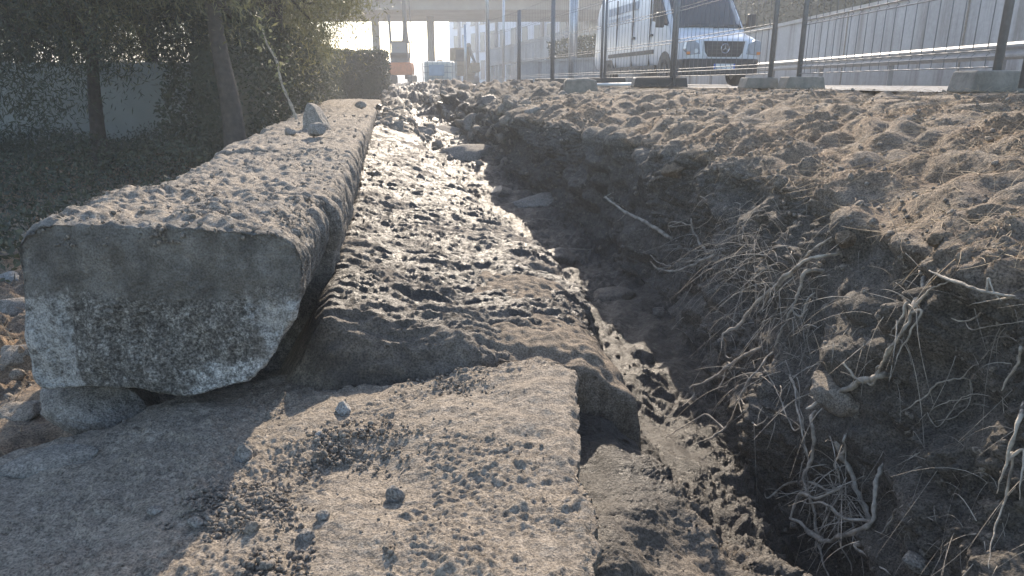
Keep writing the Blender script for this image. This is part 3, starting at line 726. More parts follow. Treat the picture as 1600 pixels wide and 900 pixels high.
def ground_crumbs(name, mask, n, a, b, mat, label, pw=3.5, ymax=9, sub=1, area=True):
    m = (mask > .5) & (GY < ymax) & (GY > .7)
    du = np.linalg.norm(np.gradient(Pd, axis=1), axis=-1); dv = np.linalg.norm(np.gradient(Pd, axis=0), axis=-1)
    w = np.where(m, du * dv / (.6 + GY) * (.15 + sstep(-.3, .9, vnoise(Pg.astype(np.float32), 3.5, 12))), 0).ravel(); w /= w.sum()
    idx = RNG.choice(w.size, n, p=w, replace=False)
    s = size_of(n, a, b, pw) * (0.7 + .16 * np.minimum(GY.ravel()[idx], 6))
    return crumbs(name, Pd.reshape(-1, 3)[idx] + Ng.reshape(-1, 3)[idx] * (s * .35)[:, None], s, mat, label, 'soil crumbs', sub)
ground_crumbs('bank_crumbs', w_top + (w_face * (S > 11)), 5500, .0016, .013, 'crumb', 'loose dry clods strewn over the bank top and its lip')
ground_crumbs('bank_face_crumbs', w_face, 1800, .002, .014, 'crumb', 'small clods stuck in the shaded bank face')
ground_crumbs('mud_crumbs', np.maximum(w_mud, w_floor), 600, .002, .009, 'mudcrumb', 'wet mud clods on the slope and trench floor')
ground_crumbs('side_crumbs', w_left * (S > 2), 1500, .004, .028, 'crumb', 'earth clods on the ground left of the wall')
# heap clods in the distance
m = (GY > 9) & (GY < 30) & (S > 6) & (S < 14.5)
idx = RNG.choice(np.flatnonzero(m.ravel()), 900, replace=False)
s = size_of(900, .02, .10, 3); crumbs('heap_clods', Pd.reshape(-1, 3)[idx], s, 'crumb', 'big clods over the distant soil heaps', 'soil clods', 2)

# ------------------------------------------------------------------ dead grass and rootlets on the bank top
def fibres(name, P, N, n_seg, lmin, lmax, r, mat, label, cat, lie=.25, droop=0.0, kind='stuff'):
    n = len(P); rg = np.random.default_rng(n + 5)
    d = rg.normal(size=(n, 3)); d -= (d * N).sum(1)[:, None] * N; d /= np.linalg.norm(d, axis=1)[:, None] + 1e-9
    d = d + N * rg.uniform(0, lie, (n, 1)) * 2; d /= np.linalg.norm(d, axis=1)[:, None]
    L = rg.uniform(lmin, lmax, n); cur = rg.normal(size=(n, 3)) * .5
    pts = []
    for k_ in range(n_seg + 1):
        t_ = k_ / n_seg
        q = P + d * (L * t_)[:, None] + cur * (L * t_ * t_ * .5)[:, None]; q[:, 2] -= droop * L * t_ * t_; pts.append(q)
    pts = np.stack(pts, 1)                                            # n, seg+1, 3
    T = np.gradient(pts, axis=1); T /= np.linalg.norm(T, axis=-1, keepdims=True) + 1e-9
    a = np.cross(T, np.array([.3, .5, .8])); a /= np.linalg.norm(a, axis=-1, keepdims=True) + 1e-9; b = np.cross(T, a)
    rr = (r * rg.uniform(.6, 1.3, n))[:, None, None] * np.linspace(1, .35, n_seg + 1)[None, :, None]
    V = np.stack([pts + rr * (math.cos(g) * a + math.sin(g) * b) for g in (0, 2.094, 4.189)], 2)   # n, seg+1, 3, 3
    base = (np.arange(n) * (n_seg + 1) * 3)[:, None, None, None] + (np.arange(n_seg) * 3)[None, :, None, None]
    q = np.array([[0, 1, 4, 3], [1, 2, 5, 4], [2, 0, 3, 5]])
    Fc = (base + q[None, None]).reshape(-1, 4)
    o = link_mesh(name, V.reshape(-1, 3), Fc, M[mat], smooth=True); tag(o, label, cat, kind=kind); return o
def pick_ground(mask, n, ymax, ymin=.8):
    du = np.linalg.norm(np.gradient(Pd, axis=1), axis=-1); dv = np.linalg.norm(np.gradient(Pd, axis=0), axis=-1)
    w = np.where((mask > .5) & (GY < ymax) & (GY > ymin), du * dv / (.5 + GY), 0).ravel(); w /= w.sum()
    i = RNG.choice(w.size, n, p=w, replace=False); return Pd.reshape(-1, 3)[i], Ng.reshape(-1, 3)[i]
P_, N_ = pick_ground(w_top, 13000, 14)
fibres('dead_grass', P_, N_, 4, .03, .16, .0013, 'straw', 'dead grass and straw matted over the bank top', 'dead grass', .12)
P_, N_ = pick_ground(w_face * (S > 9.6), 350, 5)
fibres('fine_roots', P_, N_, 6, .04, .20, .0011, 'root', 'hair thin rootlets hanging from the bank face', 'rootlets', .5, .7)
P_, N_ = pick_ground(w_left * (S > 1.3), 2500, 12)
fibres('dry_weeds', P_, N_, 4, .04, .18, .0018, 'straw', 'dry weeds on the ground left of the wall', 'dry weeds', .5)

# ------------------------------------------------------------------ exposed roots on the bank
def Z5(l): return [(1000 + a / 3.215, 280 + b / 3.215) for a, b in l]
def Z6(l): return [(1040 + a / 2.37, 520 + b / 2.37) for a, b in l]
def Z7(l): return [(1280 + a / 1.8, 400 + b / 1.8) for a, b in l]
def smooth_path(P, n):
    P = np.asarray(P, dtype=float); t = np.arange(len(P)); u = np.linspace(0, len(P) - 1, n)
    out = []
    for x in u:
        i = min(int(x), len(P) - 2); f = x - i
        p0 = P[max(i - 1, 0)]; p1 = P[i]; p2 = P[i + 1]; p3 = P[min(i + 2, len(P) - 1)]
        out.append(.5 * ((2 * p1) + (-p0 + p2) * f + (2 * p0 - 5 * p1 + 4 * p2 - p3) * f * f + (-p0 + 3 * p1 - 3 * p2 + p3) * f ** 3))
    return np.array(out)
def root(label, path, r0, r1, off=.05, sub=(), wob=.0035, name='exposed_root'):
    """path: directions of the photograph cast onto the bank, held off it by off metres"""
    mb = MB(); curve = []
    def depth_pts(pp, off):
        Q = [hit(a, b) for a, b in pp]; dist = np.array([(q - CAM).length for q in Q]); 
        med = np.median(dist); dist = np.clip(dist, med - .22, med + .22)
        dist = np.convolve(np.r_[dist[0], dist, dist[-1]], [.25, .5, .25], 'valid') - off
        return np.array([CAM + ray(a, b).normalized() * d for (a, b), d in zip(pp, dist)])
    def one(pp, ra, rb, off, main=False):
        ra *= 1.35; rb *= 1.25
        n = max(16, 11 * len(pp)); D0 = depth_pts(pp, off)
        P = smooth_path(D0, n); tt = np.linspace(0, 1, n)
        up_first = D0[0][2] + .3 * D0[0][0] > D0[-1][2] + .3 * D0[-1][0]
        e = 1 - sstep(0, .22, tt if up_first else 1 - tt)
        dirs = (P - np.array(CAM)); dirs /= np.linalg.norm(dirs, axis=1)[:, None]
        if main: P = P + dirs * (e * (off + .03))[:, None]
        if not main: q0 = curve[0][np.argmin(np.linalg.norm(curve[0] - P[0], axis=1))]; P = P + (q0 - P[0]) * ((1 - tt) ** 2)[:, None]
        P += (tt[:, None] ** (0 if main else .5)) * np.stack([vnoise(P + i * 7.7, 16, i) + .55 * vnoise(P + i * 3.1, 45, i + 3) for i in range(3)], 1) * wob * 1.5
        if main: curve.append(P.copy())
        rr = np.linspace(ra, rb, n) * (1 - .55 * sstep(.75, 1.0, 1 - tt if not up_first else tt)) * (1 + .30 * vnoise(P, 45, 5)) * np.median(np.linalg.norm(P - np.array(CAM), axis=1)) / 2.6; mb.tube(P, np.maximum(rr, .0006), 7)
    one(path, r0, r1, off, True)
    for q in sub:                                                  # a side root springs from the nearest point of its main root
        e0 = min(path, key=lambda a: (a[0] - q[0][0]) ** 2 + (a[1] - q[0][1]) ** 2); e1 = min(path, key=lambda a: (a[0] - q[-1][0]) ** 2 + (a[1] - q[-1][1]) ** 2)
        d0 = (e0[0] - q[0][0]) ** 2 + (e0[1] - q[0][1]) ** 2; d1 = (e1[0] - q[-1][0]) ** 2 + (e1[1] - q[-1][1]) ** 2
        if d1 < d0: q = list(q)[::-1]; e0 = e1
        one([e0] + list(q), r0 * .7, min(r0, r1) * .45, off)
    o = mb.build(name, M['root'], smooth=True); tag(o, label, 'root', 'roots hanging out of the bank'); return o
root('long straight dead stick poking left from the root tangle', [(945, 308), (975, 330), (1010, 348), (1045, 370), (1080, 388), (1110, 398)], .003, .008, .12, [[(958, 300), (945, 308)], [(965, 345), (985, 333)], [(1040, 347), (1060, 346), (1080, 352), (1110, 350)]], .002)
root('forked thin root reaching left over the wet trench floor', Z5([(48, 412), (90, 445), (170, 460), (260, 435), (330, 400), (420, 360), (520, 330)]), .0025, .005, .10, [Z5([(52, 380), (110, 425), (190, 445)])])
root('bundle of stiff rootlets fanned out above the forked root', Z5([(260, 180), (265, 250), (300, 320), (340, 370)]), .002, .004, .09, [Z5([(150, 275), (240, 245), (400, 225), (480, 250)]), Z5([(215, 355), (280, 360), (360, 350)]), Z5([(225, 490), (300, 420), (370, 370)]), Z5([(300, 85), (350, 130), (360, 190), (300, 240)]), Z5([(290, 450), (260, 530), (210, 620), (140, 680)])])
root('long arching root running from the lip down to a hooked end', Z5([(1060, 370), (960, 378), (860, 400), (780, 450), (680, 530), (560, 650), (500, 735), (430, 775), (410, 820)]), .004, .005, .09, [Z5([(430, 830), (430, 880), (470, 900)])])
root('straight root crossing the arching one at a steep angle', Z5([(985, 275), (890, 340), (820, 390), (760, 480), (690, 540), (640, 600), (590, 675)]), .003, .0035, .075, [Z5([(560, 600), (640, 540), (710, 500)])])
root('thick root with an elbow high on the bank, dropping steeply', Z5([(960, 462), (890, 455), (825, 470), (800, 560), (750, 680), (700, 780), (640, 890)]), .005, .004, .06, [Z5([(800, 700), (840, 610), (880, 560)])])
root('pale curved root below the tangle, ending at the boulder side', Z6([(85, 205), (160, 175), (240, 120), (320, 70), (400, 42), (480, 35)]), .004, .0065, .12, [Z6([(62, 272), (110, 230), (130, 205)]), Z6([(230, 115), (210, 180), (195, 205)])], .002)
root('long thin root hanging from the tangle down over the dark hollow', Z6([(430, 10), (380, 90), (310, 180), (265, 260), (235, 330), (190, 375), (115, 408)]), .0035, .003, .11, [Z6([(290, 285), (330, 345), (372, 312)]), Z6([(330, 345), (305, 380)]), Z6([(160, 290), (110, 320), (50, 355), (0, 385)])])
root('whip of thin roots twisting straight down the bank middle', Z6([(460, 150), (480, 240), (500, 340), (520, 430), (530, 500)]), .003, .0025, .06, [Z6([(470, 180), (500, 280), (520, 380)]), Z6([(490, 300), (510, 420), (500, 500), (495, 545)]), Z6([(360, 130), (410, 210), (440, 290), (470, 355)])])
root('stout pale root lying across the embedded stone', Z6([(520, 285), (570, 252), (640, 222), (720, 185), (790, 163), (853, 152)]), .006, .0075, .10, [Z6([(525, 235), (570, 255)]), Z6([(650, 115), (690, 160), (720, 185)]), Z6([(755, 195), (790, 130), (820, 70), (853, 25)])])
root('root dropping from the stone to the lower knot of roots', Z6([(575, 260), (550, 310), (545, 400), (530, 490), (515, 545), (545, 650), (565, 760), (580, 840), (605, 900)]), .005, .0035, .07, [Z6([(515, 550), (470, 555), (420, 580), (375, 610), (365, 592)]), Z6([(560, 560), (600, 580), (650, 575)])])
root('heavy hooked root like an antler low on the bank', Z6([(460, 685), (500, 705), (540, 745), (590, 772), (650, 755), (710, 730), (755, 710), (775, 640), (775, 570), (800, 500), (845, 450)]), .0075, .005, .10, [Z6([(495, 630), (560, 630), (610, 645), (650, 685), (740, 700)]), Z6([(495, 600), (560, 610), (620, 590), (660, 570)])], .003)
root('long dark root slanting straight down behind the antler root', Z6([(610, 330), (640, 430), (690, 530), (740, 660), (780, 790)]), .006, .007, .02, [Z6([(700, 780), (760, 840), (830, 890)])])
root('wiry kinked root among the lower knot', Z6([(680, 350), (660, 400), (665, 440), (628, 490), (645, 530), (655, 580)]), .003, .003, .06, [Z6([(640, 760), (680, 850), (690, 890)]), Z6([(560, 770), (570, 830)]), Z6([(790, 750), (830, 690), (853, 670)])])
root('clump root with crumbs that hangs from the lip at right', Z7([(300, 60), (270, 130), (240, 200), (200, 260), (170, 310), (150, 350)]), .006, .003, .07, [Z7([(250, 120), (225, 180), (200, 218)]), Z7([(290, 140), (250, 230), (210, 300)]), Z7([(370, 70), (320, 90), (290, 110)])])
root('straight stick slanting right from the lip at far right', Z7([(310, 42), (390, 75), (470, 100), (576, 125)]), .004, .0035, .10, [Z7([(475, 62), (490, 100), (515, 128)]), Z7([(420, 138), (490, 128), (576, 122)])], .0015)
root('short curved pale twig under the slanting stick', Z7([(370, 175), (410, 182), (450, 165), (485, 140)]), .0025, .002, .08, [Z7([(430, 205), (500, 195), (576, 185)])], .0015)
root('thin branching root spread over the dark face at right', Z7([(230, 440), (290, 400), (340, 355), (400, 340), (460, 362)]), .0022, .0016, .03, [Z7([(240, 500), (310, 440), (370, 410), (450, 405)]), Z7([(310, 465), (380, 455), (440, 420)]), Z7([(410, 335), (440, 300), (480, 262)]), Z7([(330, 480), (400, 400), (500, 400), (560, 460)])])
root('kinked single root near the right picture edge', Z7([(574, 240), (560, 290), (530, 340), (512, 372)]), .0035, .0025, .06)
root('thick rod of root leaning up at the right picture edge', Z7([(576, 410), (555, 480), (530, 570), (502, 668)]), .0055, .003, .08, [Z7([(545, 560), (525, 680), (490, 780), (478, 880)]), Z7([(576, 540), (570, 620), (566, 690)])], .002)
root('crooked twig low on the bare face at right', Z7([(170, 785), (200, 740), (225, 710), (248, 690)]), .003, .0015, .03, [Z7([(380, 760), (430, 735), (480, 715)])])
P_, N_ = [], []
for px, py, n, sx, sy in [(1110, 400, 240, 35, 28), (1180, 370, 220, 60, 45), (1200, 450, 240, 60, 60), (1250, 520, 130, 60, 80), (1290, 740, 90, 50, 70), (1330, 800, 80, 40, 50), (1180, 600, 80, 60, 60), (1400, 460, 60, 60, 50), (1140, 500, 100, 40, 60)]:
    for _ in range(n):
        a, b = random.gauss(px, sx * .6), random.gauss(py, sy * .6); h = hit(a, b, random.uniform(.01, .11))
        P_.append(h[:]); N_.append((-.8, -.6, .1))
sel = RNG.choice(len(P_), 520, replace=False)
fibres('root_tangle', np.array(P_)[sel], np.array(N_)[sel], 7, .05, .24, .0019, 'root', 'tangle of thin pale roots crowded between the larger ones', 'rootlets', .7, .45)

# ------------------------------------------------------------------ temporary fence
FP = [((1560, 4.7), (1247, 7.9)), ((1205, 8.2), (1053, 11.3)), ((1050, 11.4), (944, 14.5)), ((940, 14.6), (864, 17.7)), ((862, 17.8), (812, 21)), ((810, 21.1), (764, 24.2)), ((1600, 4.35), (2060, 2.2))]
fence_labels = ['nearest full mesh fence panel in front of the long concrete wall', 'mesh fence panel across the front of the white van', 'mesh fence panel in front of the van side',
                'mesh fence panel just left of the van rear', 'mesh fence panel before the dark hedge, second from the far end', 'farthest mesh fence panel, by the water tank', 'mesh fence panel cut off by the right picture edge']
def fence_panel(a, b, label):
    A = at(a[0], 118, a[1]); B = at(b[0], 118, b[1]); A.z = B.z = 0
    d = (B - A); L = d.length; rz = math.atan2(d.y, d.x)
    root_ = empty('site_fence', A, rz); tag(root_, label, 'fence panel', 'temporary fence panels')
    for x in (.022, L - .022):
        MB().tube([(x, 0, .03), (x, 0, 2.02)], .027, 10).build('post', M['wire'], root_, smooth=True)
    m = MB()
    n = int(L / .15)
    for i in range(1, n):
        x = i * L / n; m.tube([(x, 0, .16), (x, 0, .235), (x, -.022, .25), (x, 0, .265), (x, 0, .655), (x, -.022, .67), (x, 0, .685), (x, 0, 1.1), (x, -.022, 1.115), (x, 0, 1.13), (x, 0, 1.55), (x, -.022, 1.565), (x, 0, 1.58), (x, 0, 2.0)], .0034, 5, False)
    for z in (.16, .225, .265, .645, .69, 1.09, 1.135, 1.54, 1.585, 1.99):
        m.tube([(.02, .004, z), (L - .02, .004, z)], .0048, 5, False)
    m.build('wire_mesh', M['wire'], root_, smooth=True)
for (a, b), lb in zip(FP, fence_labels): fence_panel(a, b, lb)
def fence_foot(px, Y, w, h, label, mat='foot'):
    p = at(px, 130, Y)
    
    m = MB(); m.prism([(-w / 2, 0), (w / 2, 0), (w / 2 - .03, h), (-w / 2 + .03, h)], -.12, .12, 'y')
    o2 = m.build('ballast_block', M[mat], bevel=.012); 
    o2.location = (p.x, Y, .002); o2.rotation_euler = (0, 0, R(3)); tag(o2, label, 'fence foot', 'feet of the temporary fence'); return o2
fence_foot(1570, 4.75, .62, .135, 'long concrete fence foot at the right picture edge')
fence_foot(1252, 7.95, .44, .125, 'concrete fence foot left of the gap below the guard rail')
fence_foot(1185, 8.3, .40, .12, 'darker concrete fence foot beside the first pair, nearer the van')
fence_foot(1030, 11.4, .85, .14, 'dark flat fence foot under the van bumper', 'plastic')
fence_foot(942, 14.5, .9, .16, 'dark fence foot under the rear of the van', 'plastic')
fence_foot(863, 17.8, .9, .16, 'dark fence foot left of the van in front of the hedge', 'plastic')
fence_foot(812, 21.0, .8, .16, 'far fence foot second from the end', 'plastic')
m = MB(); m.prism([(-.26, 0), (.27, 0), (.24, .22), (.1, .25), (-.22, .23)], -.18, .18, 'y'); p = at(905, 149, 11.0)
o = m.build('stone_block', M['foot'], bevel=.03); o.location = (p.x, 11.0, p.z); tag(o, 'weathered square concrete block on the earth left of the van', 'concrete block')
m = MB(); p0 = at(990, 127, 13.5); m.tube([(p0.x - .9, 13.5, .03), (p0.x + .8, 13.3, .05)], .03, 8); o = m.build('pipe', M['plate'], smooth=True); tag(o, 'pale pipe lying on the ground by the van', 'pipe')

# ------------------------------------------------------------------ guard rail and retaining wall across the road
gr = empty('guard_rail', (9.05, 5, 0)); tag(gr, 'grey steel guard rail along the far side of the road', 'guard rail')
prof = [(0, .78), (-.03, .775), (-.08, .73), (-.08, .69), (-.03, .64), (-.03, .61), (-.08, .56), (-.08, .52), (-.03, .475), (0, .47), (.012, .49), (-.045, .53), (-.045, .555), (.005, .605), (.005, .645), (-.045, .695), (-.045, .725), (.012, .765)]
MB().prism(prof, 0, 50, 'y').build('rail_beam', M['rail'], gr)
for y in np.arange(.8, 50, 4.0):
    MB().box((.09, y, .33), (.12, .10, .68)).build('post', M['rail'], gr)
rw = empty('retaining_wall', (10.3, 3, -.05)); tag(rw, 'long pale concrete retaining wall behind the guard rail', 'wall')
MB().box((.2, 27, 1.1), (.4, 54, 2.2)).build('wall_panel', M['retain'], rw)
MB().box((.2, 27, 2.25), (.52, 54, .12)).build('coping', M['concrete'], rw)
for y in np.arange(2, 54, 6.0): MB().box((-.012, y, 1.1), (.03, .04, 2.19)).build('joint_strip', M['foot'], rw)

# ------------------------------------------------------------------ foliage
def leaves(P, size, asp=.55, seed=0, droop=.5):
    n = len(P); r = np.random.default_rng(seed + n)
    a = r.normal(size=(n, 3)); a[:, 2] -= droop; a /= np.linalg.norm(a, axis=1)[:, None]
    b = np.cross(a, r.normal(size=(n, 3))); b /= np.linalg.norm(b, axis=1)[:, None]
    s = size * r.uniform(.6, 1.3, n)[:, None]
    V = np.stack([P - a * s, P + b * s * asp, P + a * s, P - b * s * asp], 1).reshape(-1, 3)
    return V, np.arange(n * 4).reshape(n, 4)
def clump_points(center, radii, nclump, nleaf, cr, seed, floor=None):
    r = np.random.default_rng(seed); C = []
    while len(C) < nclump:
        q = r.uniform(-1, 1, 3)
        if .25 < np.linalg.norm(q) < 1.0: C.append(q)
    C = np.array(C) * np.array(radii) + np.array(center)
    P = C[:, None, :] + r.normal(size=(nclump, nleaf, 3)) * (cr * r.uniform(.5, 1.3, nclump))[:, None, None] * np.array([1, 1, .75])
    return P.reshape(-1, 3), C
def tree(label, base, h, lean, crown_c, radii, nclump, nleaf, cr, leaf, mat, tr, seed, group='trees left of the wall', name='tree', fork=.55):
    t_ = empty(name, base); tag(t_, label, 'tree', group); r = np.random.default_rng(seed)
    P, C = clump_points(crown_c, radii, nclump, nleaf, cr, seed)
    V, Fc = leaves(P, leaf * 1.75, .17, seed, .9); link_mesh('crown', V, Fc, M[mat], t_)
    mb = MB(); tip = np.array([lean[0], lean[1], h])
    tr_p = smooth_path([(0, 0, -.3), (.03, 0, h * .3), (lean[0] * .4, lean[1] * .4, h * .6), tip], 14)
    mb.tube(tr_p, np.linspace(tr * 1.25, tr * .45, 14), 9)
    for i in r.choice(len(C), min(12, len(C)), replace=False):
        s0 = tr_p[int(14 * r.uniform(fork, .95))]; c = C[i]
        mid = (s0 + c) / 2 + r.normal(size=3) * .12
        mb.tube(smooth_path([s0, mid, c], 8), np.linspace(tr * .45, tr * .08, 8), 6)
    mb.build('trunk', M['bark'], t_, smooth=True); return t_
def b_at(px, Y, z=-1.35): p = at(px, 200, Y); return (p.x, Y, z)
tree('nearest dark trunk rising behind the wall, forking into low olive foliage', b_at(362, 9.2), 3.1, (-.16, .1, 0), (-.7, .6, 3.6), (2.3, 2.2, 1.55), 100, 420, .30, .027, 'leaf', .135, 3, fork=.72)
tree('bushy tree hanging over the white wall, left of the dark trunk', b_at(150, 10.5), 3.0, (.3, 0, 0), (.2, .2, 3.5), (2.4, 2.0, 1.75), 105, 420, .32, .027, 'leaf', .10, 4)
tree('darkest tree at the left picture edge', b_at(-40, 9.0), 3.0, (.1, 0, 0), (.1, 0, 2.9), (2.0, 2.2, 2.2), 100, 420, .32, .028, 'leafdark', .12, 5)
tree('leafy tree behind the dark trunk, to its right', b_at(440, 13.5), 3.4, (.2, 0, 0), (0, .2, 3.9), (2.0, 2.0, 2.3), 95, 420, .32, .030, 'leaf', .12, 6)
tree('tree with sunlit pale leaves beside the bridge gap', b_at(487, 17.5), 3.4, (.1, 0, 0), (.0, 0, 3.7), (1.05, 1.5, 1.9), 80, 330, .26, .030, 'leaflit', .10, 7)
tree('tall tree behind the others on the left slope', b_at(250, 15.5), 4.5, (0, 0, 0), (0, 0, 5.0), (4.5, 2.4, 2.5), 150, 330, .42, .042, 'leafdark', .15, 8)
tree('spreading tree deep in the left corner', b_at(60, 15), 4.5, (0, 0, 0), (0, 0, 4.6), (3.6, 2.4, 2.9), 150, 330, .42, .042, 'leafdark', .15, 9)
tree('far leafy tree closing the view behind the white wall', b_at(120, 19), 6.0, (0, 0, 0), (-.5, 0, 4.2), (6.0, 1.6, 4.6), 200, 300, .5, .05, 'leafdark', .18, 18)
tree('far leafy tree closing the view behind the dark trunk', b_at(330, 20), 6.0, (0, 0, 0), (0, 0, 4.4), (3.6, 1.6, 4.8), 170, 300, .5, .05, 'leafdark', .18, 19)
# thin crooked sapling with pale sunlit bark side
sp_ = empty('sapling', b_at(462, 8.6, -1.2)); tag(sp_, 'thin crooked sapling with a few pale leaves behind the pointed stone', 'sapling')
pts = [Vector(at(a, b, 8.6)) - Vector(sp_.location) for a, b in [(466, 200), (455, 165), (440, 130), (432, 95), (418, 70), (410, 45)]]
MB().tube(smooth_path([(.05, 0, 0)] + [tuple(p) for p in pts], 30), np.linspace(.022, .008, 30) * (1 + .3 * np.sin(np.arange(30) * 2.1)), 7).build('trunk', M['root'], sp_, smooth=True)
LP = np.concatenate([np.array(p)[None] + RNG.normal(0, .07, (26, 3)) for p in pts[2:]])
V, Fc = leaves(LP, .030, .5, 4); link_mesh('foliage', V, Fc, M['leaflit'], sp_)

def hedge(name, label, a, b, w, z0, z1, n, mat, seed, cat='hedge', leaf=.06, group=None, inset=.45):
    a = np.array(a); b = np.array(b); d = b - a; L = np.linalg.norm(d); rz = math.atan2(d[1], d[0])
    h_ = empty(name, (a[0], a[1], z0), rz); tag(h_, label, cat, group); r = np.random.default_rng(seed)
    H = z1 - z0
    f = r.choice(4, n, p=[.36, .36, .2, .08]); u = r.random(n); v = r.random(n) ** .8
    P = np.zeros((n, 3)); P[:, 0] = u * L; P[:, 2] = v * H
    P[:, 1] = np.where(f == 0, -w / 2, np.where(f == 1, w / 2, r.uniform(-w / 2, w / 2, n))); P[:, 2] = np.where(f == 2, H, P[:, 2])
    P[:, 0] = np.where(f == 3, np.where(r.random(n) < .5, 0, L), P[:, 0])
    P += r.normal(size=(n, 3)) * .05 + (vnoise(P + seed, 1.6, 2) * .11)[:, None] * np.array([.3, 1, .8])
    V, Fc = leaves(P, leaf, .5, seed); link_mesh('foliage', V, Fc, M[mat], h_)
    m = MB(); m.box((L / 2, 0, H / 2 - inset * .45), (L - 2 * inset, max(.1, w - 1.2 * inset), H - inset)); m.build('opaque_core', M['leafdark'], h_)  # solid box added inside the foliage so little light gets through
    return h_
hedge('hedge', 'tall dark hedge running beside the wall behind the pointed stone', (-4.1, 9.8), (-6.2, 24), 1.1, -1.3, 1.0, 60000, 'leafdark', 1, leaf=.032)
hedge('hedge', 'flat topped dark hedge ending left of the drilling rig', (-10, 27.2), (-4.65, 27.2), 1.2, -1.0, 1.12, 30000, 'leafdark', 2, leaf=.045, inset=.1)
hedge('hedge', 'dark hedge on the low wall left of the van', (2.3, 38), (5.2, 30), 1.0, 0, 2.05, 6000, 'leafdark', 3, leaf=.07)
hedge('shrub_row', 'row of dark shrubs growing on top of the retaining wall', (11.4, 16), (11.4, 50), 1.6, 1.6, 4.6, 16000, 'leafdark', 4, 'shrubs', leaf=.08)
ww = empty('rendered_wall', (-10.6, 14.6, -1.6)); tag(ww, 'shaded whitewashed wall glimpsed behind the left trees', 'wall')
MB().box((2.3, 0, 1.0), (5.0, .25, 2.1)).build('wall_panel', M['render'], ww)
hl = np.concatenate([np.array([(x, 0, 0)]) for x in [0]])
# undergrowth: low mass of shade plants
n = 75000
ux = RNG.uniform(-13, -2.6, n); uy = RNG.uniform(4.2, 14.2, n); keep = ux < xl(uy) - .5
ux, uy = ux[keep], uy[keep]
base = np.interp(ux - xl(uy), [-9, -3, -1.2, 0], [-1.35, -1.27, -1.14, -1.02])
hh = (.28 + .55 * sstep(0, 9, uy - 4 + .5 * (-ux - 2))) * (.6 + .45 * vnoise(np.c_[ux, uy, ux * 0], .9, 5)); hh = np.clip(hh, .08, 1.3)
P = np.c_[ux, uy, base + hh * RNG.random(len(ux)) ** .6]
V, Fc = leaves(P, .030, .4, 3); ug = link_mesh('undergrowth', V, Fc, M['leafdark']); tag(ug, 'dark shaded undergrowth between the wall and the trees', 'undergrowth', kind='stuff')

